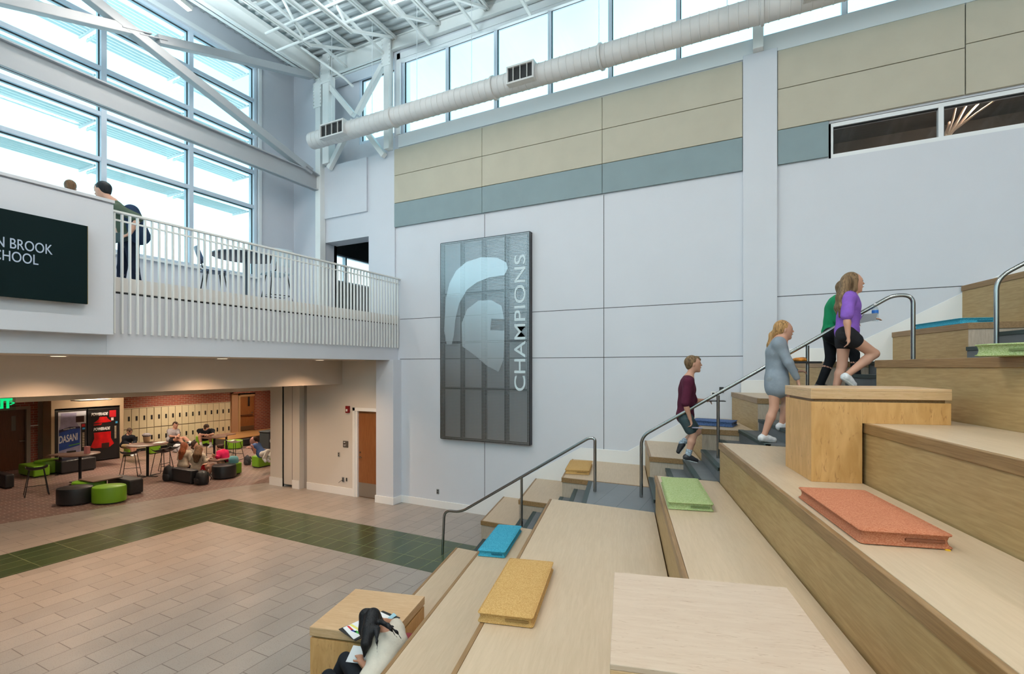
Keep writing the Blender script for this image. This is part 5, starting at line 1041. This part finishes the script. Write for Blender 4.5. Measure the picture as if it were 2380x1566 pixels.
m_ = MB(); m_.lathe([(.033, .085), (.033, .125)], n=18); m_.build('bottle_label', plain('label blue bright', (.03, .18, .62), .4), t, smooth=True); m_ = MB(); m_.lathe([(.015, .185), (.015, .205)], n=14); m_.build('cap', M_white, t)
t = thing('notebook', 'grey folded notebook in the hand of the purple hoodie girl', 'notebook', at(2016, 740, 5.66), BETA); m_ = MB(); m_.ext([(-.10, -.06), (.08, -.02), (.10, .06), (-.04, .05)], (0, -.01, 0), (1, 0, 0), (0, 0, 1), (0, .02, 0)); m_.build('cover', plain('grey cover', (.28, .30, .33), .6), t)
# --- girl in green, beyond the handrail
J = px_pose(6.25, dict(head=(1966, 672), neck=(1952, 694), chest=(1941, 718), pelvis=(1934, 775), shL=(1944, 702, .15), shR=(1946, 703, -.15), elR=(1950, 745, -.17), wrR=(1965, 765, -.17), elL=(1955, 745, .17), wrL=(1975, 750, .17),
    hipR=(1932, 778, -.09), knR=(1985, 822, -.08), anR=(1992, 880, -.08), toeR=(2010, 888, -.08), hipL=(1930, 778, .09), knL=(1930, 835, .09), anL=(1906, 893, .09), toeL=(1926, 902, .09)))
J['handR'] = pd; J['handL'] = pd
person('girl in a green top and black trousers beyond the handrail', J, cloth('green knit', (.01, .22, .09)), cloth('black leggings', (.008, .009, .012)), HL, 'long', S=.92, h=.012, face=pd, sleeve='elbow', legs='pants', shoe=M_sneakb)
# --- girl in cream at the low table
def stz(s, t_, z): x, y = st(s, t_); return np.array([x, y, z])
bz = ZS[1]
P0 = lambda px, py, d: at(px, py, d)
J = dict(head=P0(867, 1450, 4.42), neck=P0(893, 1471, 4.33), chest=P0(906, 1505, 4.27), pelvis=stz(-1.98, 3.50, .58), shL=P0(868, 1502, 4.22), shR=P0(921, 1466, 4.44),
    elL=P0(874, 1570, 4.02), wrL=P0(841, 1540, 4.16), elR=stz(-2.02, 4.16, .86), wrR=stz(-2.2, 4.32, .80),
    hipL=stz(-2.08, 3.46, .57), knL=stz(-2.42, 3.72, .60), anL=stz(-2.66, 3.70, .09), hipR=stz(-2.0, 3.62, .57), knR=stz(-2.42, 3.98, .60), anR=stz(-2.68, 3.95, .09))
fd_ = unit(np.array([*st(-.75, .5), -.95])); J['handL'] = P0(834, 1520, 4.24)-J['wrL']; J['handR'] = np.array([*st(-.8, .4), -.2])
hr = [P0(866, 1432, 4.32), P0(857, 1465, 4.20), P0(851, 1495, 4.12), P0(846, 1527, 4.10)]; hr2 = [P0(884, 1444, 4.26), P0(902, 1452, 4.20), P0(922, 1468, 4.20), P0(938, 1492, 4.22)]; hr3 = [P0(876, 1462, 4.18), P0(876, 1490, 4.05), P0(877, 1522, 4.0)]; hr4 = [P0(888, 1446, 4.26), P0(908, 1462, 4.16), P0(928, 1488, 4.16)]; hr5 = [P0(860, 1440, 4.3), P0(846, 1480, 4.22), P0(841, 1512, 4.18)]
person('girl with long black hair in a cream t-shirt writing at the low table', J, cloth('cream cotton', (.62, .58, .50), var=.05), cloth('black trousers', (.01, .012, .016)), HK, 'long', skin=M_skint, S=.90, h=.010, face=fd_, up=unit(np.array([*st(-.6, .3), .75])), sleeve='elbow', legs='pants', shoe=M_sneakb, torso_w=1.08, gripL=.5,
    hairpts=[(hr, [.070, .055, .040, .008]), (hr2, [.016, .010, .007, .004]), (hr3, [.03, .006, .004]), (hr4, [.014, .006, .004]), (hr5, [.03, .010, .004]), ([P0(850, 1430, 4.40), P0(848, 1462, 4.34), P0(850, 1490, 4.25)], [.06, .05, .03])])
def flat_sheet(name, label, cat, pxs, z, mat, th=.003):
    P = [atz(x, y, z) for x, y in pxs]; o = np.mean(P, 0); t = thing(name, label, cat, o); m_ = MB(); m_.prism([(p[0]-o[0], p[1]-o[1]) for p in P], 0, th); m_.build('sheet', mat, t); return t
t = flat_sheet('folder', 'open black folder lying on the low maple table', 'folder', [(787, 1463), (890, 1420), (930, 1436), (826, 1490)], .736, M_black, .006)
t = flat_sheet('paper_sheet', 'white worksheet on the folder with coloured highlighter marks', 'paper', [(797, 1459), (882, 1421), (915, 1436), (822, 1486)], .743, M_paper)
for pts, c in (([(806, 1455), (818, 1466), (822, 1464), (811, 1454)], (.6, .03, .03)), ([(815, 1465), (826, 1470), (829, 1468), (819, 1463)], (.03, .1, .5)), ([(822, 1468), (838, 1475), (842, 1472), (828, 1465)], (.04, .4, .05)), ([(812, 1452), (842, 1471), (846, 1468), (818, 1450)], (.8, .75, .2))):
    o = t.location; P = [atz(x, y, .746) for x, y in pts]; m_ = MB(); m_.prism([(p[0]-o[0], p[1]-o[1]) for p in P], .0035, .0045); m_.build('highlighter_mark', plain('marker %.2f' % sum(c), c, .6), t)
t = flat_sheet('sticky_note', 'pale blue paper slip at the far side of the folder', 'paper', [(900, 1437), (915, 1424), (922, 1430), (908, 1440)], .752, plain('pale blue paper', (.35, .60, .72), .6), .002)
q = J['wrL']+unit(J['handL'])*.10; t = thing('letter', 'white folded paper in the hand of the writing girl', 'paper', q, .5); m_ = MB(); m_.ext([(-.10, -.06), (.06, -.08), (.09, .05), (-.06, .07)], (0, 0, 0), (1, 0, 0), (.1, .3, .9), (.0, .002, 0)); m_.build('sheet', M_paper, t)
t = thing('backpack', 'red and black backpack on the bench behind the writing girl', 'backpack', (*st(-2.02, 4.33-.55), bz), BETA); t.location = (*st(-1.93, 4.12), bz)
G = Fig(); G.ell((0, 0, .14), np.eye(3), (.11, .12, .14)); G.build('bag_body', M_bag, t, .012); G = Fig(); G.ell((0, .03, .26), np.eye(3), (.09, .13, .05)); G.build('bag_top', plain('red nylon', (.22, .015, .02), .6), t, .012)
# --- balcony man with backpack
J = px_pose(7.7, dict(head=(238, 443), neck=(263, 470), chest=(288, 505), pelvis=(302, 560), shL=(278, 487, -.17), shR=(275, 492, .17), elL=(322, 508, -.25), wrL=(300, 545, -.30), elR=(272, 530, .2), wrR=(280, 548, .1),
    hipL=(306, 565, -.08), knL=(312, 625, -.08), anL=(322, 690, -.1), hipR=(292, 565, .08), knR=(284, 622, .1), anR=(280, 680, .1)))
for kk in ('anL', 'anR'): J[kk][2] = ZF+.08
f_ = unit(at(200, 440, 7.7)-at(238, 440, 7.7)); J['handL'] = f_-UP*.3; J['handR'] = f_-UP*.3
tb = person('young man in olive t-shirt with a navy backpack on the balcony', J, cloth('olive cotton', (.06, .08, .055)), cloth('navy track pants', (.008, .012, .028)), HK, 'short', S=1.06, h=.013, face=f_*1.0-UP*.25, sleeve='elbow', legs='pants', shoe=M_sneakb)
q = at(318, 535, 7.65); t = thing('backpack', 'navy backpack worn by the young man on the balcony', 'backpack', q); G = Fig(); c0_ = at(305, 492, 7.62); c1_ = at(325, 548, 7.62); G.cap(c0_-q, c1_-q, .11, .14, .05).cap(at(268, 478, 7.55)-q, at(300, 500, 7.5)-q, .03, .03, .02); G.build('bag_body', cloth('navy nylon', (.012, .025, .06)), t, .014)
q = at(280, 552, 7.45); t = thing('binder', 'dark binder in the hands of the young man on the balcony', 'binder', q, TH); m_ = MB(); m_.ext([(-.16, -.09), (.1, -.04), (.12, .06), (-.14, .08)], (0, 0, 0), (1, 0, 0), (0, 0, 1), (0, .03, 0)); m_.build('cover', plain('dark teal cover', (.02, .04, .045), .5), t)
# --- second balcony student, only the head above the parapet
J = px_pose(8.2, dict(head=(163, 437), neck=(168, 465), chest=(170, 500), pelvis=(172, 570), shL=(150, 478), shR=(190, 480), elL=(145, 520), wrL=(148, 560), elR=(195, 520), wrR=(192, 560), hipL=(165, 575), knL=(165, 630), anL=(165, 690), hipR=(180, 575), knR=(180, 630), anR=(180, 690)))
for kk in ('anL', 'anR'): J[kk][2] = ZF+.08
person('student whose light brown hair shows above the balcony parapet', J, cloth('grey tee', (.2, .2, .22)), M_denim, HB, 'short', S=.95, h=.02, face=np.array([-1, .3, -.35]), legs='pants', shoe=M_sneakb)
# --- lounge students (depth, pixel joints)
def lp(label, d, sp, top, bottom, hairc, hair, S, face, **k):
    J = px_pose(d, sp); 
    for q in 'LR':
        J.setdefault('hip'+q, J['pelvis']); 
    return person(label, J, top, bottom, hairc, hair, S=S*1.17, h=.016, face=face, **k)
toC = -FW; rt = RT
lp('boy in a black hoodie bent over his phone on a lime ottoman', 16.9, dict(head=(301, 1003), neck=(299, 1011), chest=(297, 1019), pelvis=(292, 1034), shL=(309, 1016), shR=(290, 1016), elL=(314, 1027), wrL=(308, 1031, -.2), elR=(291, 1029, -.1), wrR=(302, 1031, -.25),
    hipL=(297, 1036, -.05), knL=(313, 1037, -.4), anL=(314, 1052, -.4), hipR=(290, 1036, -.05), knR=(306, 1039, -.45), anR=(307, 1054, -.45)), cloth('black hoodie', (.012, .014, .02)), cloth('khaki shorts', (.35, .27, .15)), HD, 'short', .80, toC*.6+rt*.5-UP*.5, sleeve='long', legs='shorts', shoe=M_sneak, hood=True)
lp('boy in a white t-shirt lounging with his legs stretched out', 16.9, dict(head=(408, 988), neck=(405, 997), chest=(403, 1005), pelvis=(400, 1021), shL=(412, 1001, .05), shR=(394, 1001, -.05), elL=(416, 1012, -.1), wrL=(412, 1014, -.25), elR=(396, 1014, -.15), wrR=(410, 1014, -.3),
    hipL=(405, 1023, -.05), knL=(429, 1017, -.2), anL=(444, 1030, -.3), toeL=(452, 1024, -.3), hipR=(400, 1024, -.1), knR=(415, 1018, -.25), anR=(430, 1034, -.35), toeR=(437, 1029, -.35)), cloth('white tee', (.42, .40, .42)), M_denim, HD, 'short', .80, toC*.5+rt*.6, legs='short_shorts', shoe=M_sneakb, sock=M_white)
lp('boy in a black t-shirt leaning on the round bar table', 17.3, dict(head=(480, 994), neck=(478, 1000), chest=(477, 1004), pelvis=(474, 1017, .25), shL=(494, 1001), shR=(463, 1001), elL=(495, 1009, -.2), wrL=(485, 1010, -.3), elR=(465, 1010, -.2), wrR=(477, 1010, -.3),
    hipL=(480, 1017, .1), knL=(488, 1014, -.2), anL=(490, 1033, -.2), hipR=(468, 1017, .1), knR=(464, 1014, -.25), anR=(468, 1034, -.3)), cloth('black tee', (.010, .012, .016)), cloth('dark shorts', (.03, .03, .035)), HD, 'short', .82, toC*.6-UP*.8+rt*.1, up=unit(toC*.6+UP*.7), legs='short_shorts', shoe=M_sneak, sock=M_white)
lp('red haired girl in a cream sweatshirt seen from behind', 14.9, dict(head=(429, 1037), neck=(428, 1047), chest=(427, 1057), pelvis=(426, 1080), shL=(419, 1052, .05), shR=(439, 1052), elL=(416, 1066, .1), wrL=(424, 1070, .3), elR=(443, 1068), wrR=(448, 1074, .2), hipL=(423, 1083), knL=(432, 1084, .35), anL=(434, 1104, .35), hipR=(430, 1083), knR=(440, 1085, .33), anR=(442, 1105, .33)),
    cloth('cream sweatshirt', (.55, .47, .36)), cloth('navy skirt', (.02, .02, .04)), HR, 'long', .80, rt*.6-toC*.5-UP*.2, sleeve='long', legs='shorts', shoe=M_sneak, hairpts=[([at(428, 1036, 14.85), at(423, 1050, 14.78), at(419, 1065, 14.74)], [.08, .09, .05])])
lp('girl with long brown hair and red shorts seen from behind', 14.5, dict(head=(463, 1044), neck=(461, 1055), chest=(459, 1063), pelvis=(458, 1087), shL=(450, 1059, .03), shR=(471, 1059), elL=(446, 1073, .1), wrL=(455, 1076, .3), elR=(477, 1072), wrR=(485, 1066, .2), hipL=(455, 1090), knL=(478, 1080, .3), anL=(480, 1103, .3), hipR=(463, 1089), knR=(495, 1081, .1), anR=(483, 1106, .05)),
    cloth('cream sweatshirt', (.55, .47, .36)), cloth('red shorts', (.42, .01, .015)), HB, 'long', .82, rt*.5-toC*.7-UP*.25, sleeve='long', legs='short_shorts', shoe=M_sneak, hairpts=[([at(462, 1043, 14.45), at(458, 1058, 14.36), at(456, 1070, 14.33)], [.09, .11, .07])])
lp('dark haired girl in a pale top between the two friends', 15.4, dict(head=(453, 1034), neck=(455, 1043), chest=(457, 1052), pelvis=(459, 1074), shL=(447, 1049), shR=(466, 1047), elL=(450, 1060), wrL=(460, 1064, .2), elR=(472, 1058), wrR=(482, 1065, .1), hipL=(457, 1077), knL=(468, 1078, .3), anL=(468, 1098, .3), hipR=(462, 1077), knR=(474, 1077, .3), anR=(474, 1098, .3)),
    cloth('pale top', (.50, .45, .38)), M_denim, HD, 'long', .78, rt*.8-UP*.3, sleeve='long', legs='pants', shoe=M_sneak)
lp('girl in a bright pink hoodie looking down at her phone', 15.0, dict(head=(511, 1041), neck=(514, 1048), chest=(519, 1056), pelvis=(525, 1074), shL=(509, 1052, -.1), shR=(525, 1050, .1), elL=(506, 1063, -.2), wrL=(501, 1060, -.3), elR=(518, 1064, -.05), wrR=(503, 1061, -.2), hipL=(519, 1075), knL=(508, 1071, -.35), anL=(514, 1092, -.3), hipR=(524, 1077), knR=(510, 1075, -.4), anR=(516, 1095, -.35)),
    cloth('pink fleece', (.62, .02, .10)), M_denim, HD, 'bun', .78, -rt*.7+toC*.3-UP*.5, sleeve='long', legs='short_shorts', shoe=M_sneak, hood=True)
lp('woman in a sleeveless blue top and white trousers lying on ottoman', 14.9, dict(head=(589, 1023), neck=(594, 1031), chest=(597, 1041), pelvis=(609, 1054), shL=(590, 1037, -.1), shR=(600, 1033, .1), elL=(592, 1052, -.15), wrL=(589, 1042, -.2), elR=(598, 1046, -.1), wrR=(584, 1041, -.2), hipL=(611, 1055, -.1), knL=(623, 1048, -.2), anL=(614, 1064, -.25), toeL=(617, 1072, -.3), hipR=(612, 1056), knR=(630, 1055, .05), anR=(622, 1066, -.1), toeR=(626, 1072, -.15)),
    cloth('blue cotton', (.07, .13, .30)), cloth('white denim', (.70, .68, .62)), HD, 'bun', .78, -rt*.6+toC*.6+UP*.2, sleeve='none', legs='pants', shoe=M_sneak, skin=plain('pinkish skin', (.60, .30, .24), .55))
# ================================================================ LIGHT
def lamp(name, kind, loc, energy, col=(1, 1, 1), size=.5, sy=None, rot=(0, 0, 0), spot=None, blend=.6):
    l = bpy.data.lights.new(name, kind); l.energy = energy; l.color = col
    if kind == 'AREA':
        l.size = size
        if sy: l.shape = 'RECTANGLE'; l.size_y = sy
    else: l.shadow_soft_size = size
    if spot: l.spot_size = math.radians(spot); l.spot_blend = blend
    o = bpy.data.objects.new(name, l); o.location = [float(v) for v in loc]; o.rotation_euler = rot; C.objects.link(o); return o
M_lens = emit('fixture lens', (1, .97, .92), 2.5); M_warm = emit('warm lens', (1, .78, .52), 3.0)
# linear pendants under the joists
def pendant(x, y, z, L, rz, e, label, up_=140):
    t = thing('linear_pendant', label, 'ceiling light', (x, y, z), rz, 'linear pendant lights')
    m_ = MB(); m_.box(-.05, .05, -L/2, L/2, 0, .08); m_.build('housing', M_steel, t, bevel=.004)
    m_ = MB(); m_.box(-.045, .045, -L/2+.02, L/2-.02, -.012, 0); m_.build('lens', M_lens, t)
    m_ = MB(); m_.tube([(0, -L/2+.2, .08), (0, -L/2+.2, 10.95-z)], .004, 5); m_.tube([(0, L/2-.2, .08), (0, L/2-.2, 10.95-z)], .004, 5); m_.build('suspension_wire', M_steel, t)
    lamp('pendant lamp', 'AREA', (x, y, z-.03), e, (1, .90, .80), .12, L, (0, 0, rz)); lamp('added uplight', 'AREA', (x, y, z+.10), up_, (.82, .97, 1), .12, L, (math.pi, 0, rz)); return t  # upward lamp is added to brighten deck and upper walls
q = at(443, 26, 9.1); q = q-np.array([-SB, CB, 0])*.8
pendant(q[0], q[1], q[2], 1.6, BETA, 60, 'short linear pendant light glowing at the top left')
for (x, y) in ((-6.2, 5.2), (-6.2, .5), (-3.5, 3.0), (-3.5, -3.5), (1.5, 1.0), (1.5, -4.5), (6.5, 3.0), (6.5, -3.5)):  # unseen pendants, added to brighten the hall
    pendant(x, y, 9.9 if x < -5 else 9.6, 3.0, 0, 40 if x < -5 else 140, 'unseen linear pendant light added beyond the frame to brighten the hall', 330 if x < -5 else 140)
# recessed lights under balcony
def downlight(x, y, z, e, label, r=.09, col=(1, .72, .45), spot=120, grp='recessed downlights'):
    t = thing('downlight', label, 'ceiling light', (x, y, z), 0, grp)
    m_ = MB(); m_.lathe([(r, -.012), (r+.02, -.006), (r+.02, 0)], n=20); m_.build('trim_ring', M_white, t, smooth=True)
    m_ = MB(); m_.lathe([(r-.01, -.014), (r-.01, -.010)], n=20); m_.build('lens', M_warm, t)
    lamp('downlight lamp', 'SPOT', (x, y, z-.03), e, col, .06, spot=spot, blend=1.0)
for y in (.7, 3.27, 5.6, 7.8): downlight(-8.72, y, 3.36, 190, 'round recessed downlight under the balcony before the bulkhead', col=(1, .64, .38), spot=138)
for y in (1.2, 4.2, 7.6): downlight(-11.0, y, 2.80, 170, 'round recessed downlight in the low ceiling behind the bulkhead', col=(1, .66, .42), spot=150)
for (x, y, e) in ((-14.3, 6.0, 60), (-14.3, 9.2, 130), (-17.2, 8.4, 150), (-19.4, 8.6, 120), (-19.8, 11.5, 190), (-17.0, 12.0, 170), (-19.6, 14.2, 90), (-14.0, 12.2, 100), (-14.2, 2.5, 40), (-17.0, 4.9, 35)):
    downlight(x, y, 2.96, e*2.2, 'recessed downlight in the lounge ceiling', spot=150, col=(1, .80, .60))
lamp('screen wash', 'AREA', (-7.0, 2.3, 4.4), .01, (1, 1, 1), .1)
bpy.data.objects.remove(bpy.data.objects['screen wash'])
lamp('upper room lamp', 'POINT', (3.0, 10.3, 7.3), 90, (1, .85, .7), .15)
# world
w = bpy.data.worlds.new('World'); bpy.context.scene.world = w; w.use_nodes = True; n = w.node_tree; n.nodes.clear()
o = n.nodes.new('ShaderNodeOutputWorld'); bg = n.nodes.new('ShaderNodeBackground'); tc = n.nodes.new('ShaderNodeTexCoord'); s = n.nodes.new('ShaderNodeSeparateXYZ')
cr = n.nodes.new('ShaderNodeValToRGB'); n.links.new(tc.outputs['Generated'], s.inputs[0]); n.links.new(s.outputs['Z'], cr.inputs[0])
e = cr.color_ramp.elements; e[0].position = 0.0; e[0].color = (1.3, 1.45, 1.5, 1); e[1].position = .75; e[1].color = (.36, 1.0, 1.2, 1)
x_ = cr.color_ramp.elements.new(.30); x_.color = (.66, 1.2, 1.35, 1)
tx = n.nodes.new('ShaderNodeTexNoise'); tx.inputs['Scale'].default_value = 2.5; tx.inputs['Detail'].default_value = 4; n.links.new(tc.outputs['Generated'], tx.inputs['Vector'])
mr = n.nodes.new('ShaderNodeMapRange'); mr.inputs[1].default_value = .4; mr.inputs[2].default_value = .7; mr.inputs[3].default_value = 0; mr.inputs[4].default_value = .25; n.links.new(tx.outputs[0], mr.inputs[0])
mx = n.nodes.new('ShaderNodeMix'); mx.data_type = 'RGBA'; mx.inputs[7].default_value = (1.3, 1.4, 1.4, 1); n.links.new(mr.outputs[0], mx.inputs[0]); n.links.new(cr.outputs[0], mx.inputs[6])
n.links.new(mx.outputs[2], bg.inputs[0]); bg.inputs[1].default_value = 1.75; n.links.new(bg.outputs[0], o.inputs[0])
# camera
cd = bpy.data.cameras.new('Camera'); cam = bpy.data.objects.new('Camera', cd); C.objects.link(cam); cam.location = (0, 0, H); cam.rotation_euler = (math.pi/2, 0, TH)
cd.sensor_width = 36; cd.lens = FP/2380*36; cd.shift_y = (CY-783)/2380; cd.clip_start = .05; cd.clip_end = 200
sc = bpy.context.scene; sc.camera = cam
sc.view_settings.view_transform = 'Standard'; sc.view_settings.look = 'None'; sc.view_settings.exposure = 0.1; sc.view_settings.gamma = 1; sc.view_settings.use_curve_mapping = False
sc.cycles.use_denoising = True; sc.cycles.use_light_tree = False; sc.cycles.max_bounces = 6; sc.cycles.diffuse_bounces = 3; sc.cycles.glossy_bounces = 2; sc.cycles.transmission_bounces = 2; sc.cycles.transparent_max_bounces = 10; sc.cycles.use_adaptive_sampling = True; sc.cycles.adaptive_threshold = .12; sc.cycles.sample_clamp_indirect = 6
sc.cycles.caustics_reflective = False; sc.cycles.caustics_refractive = False
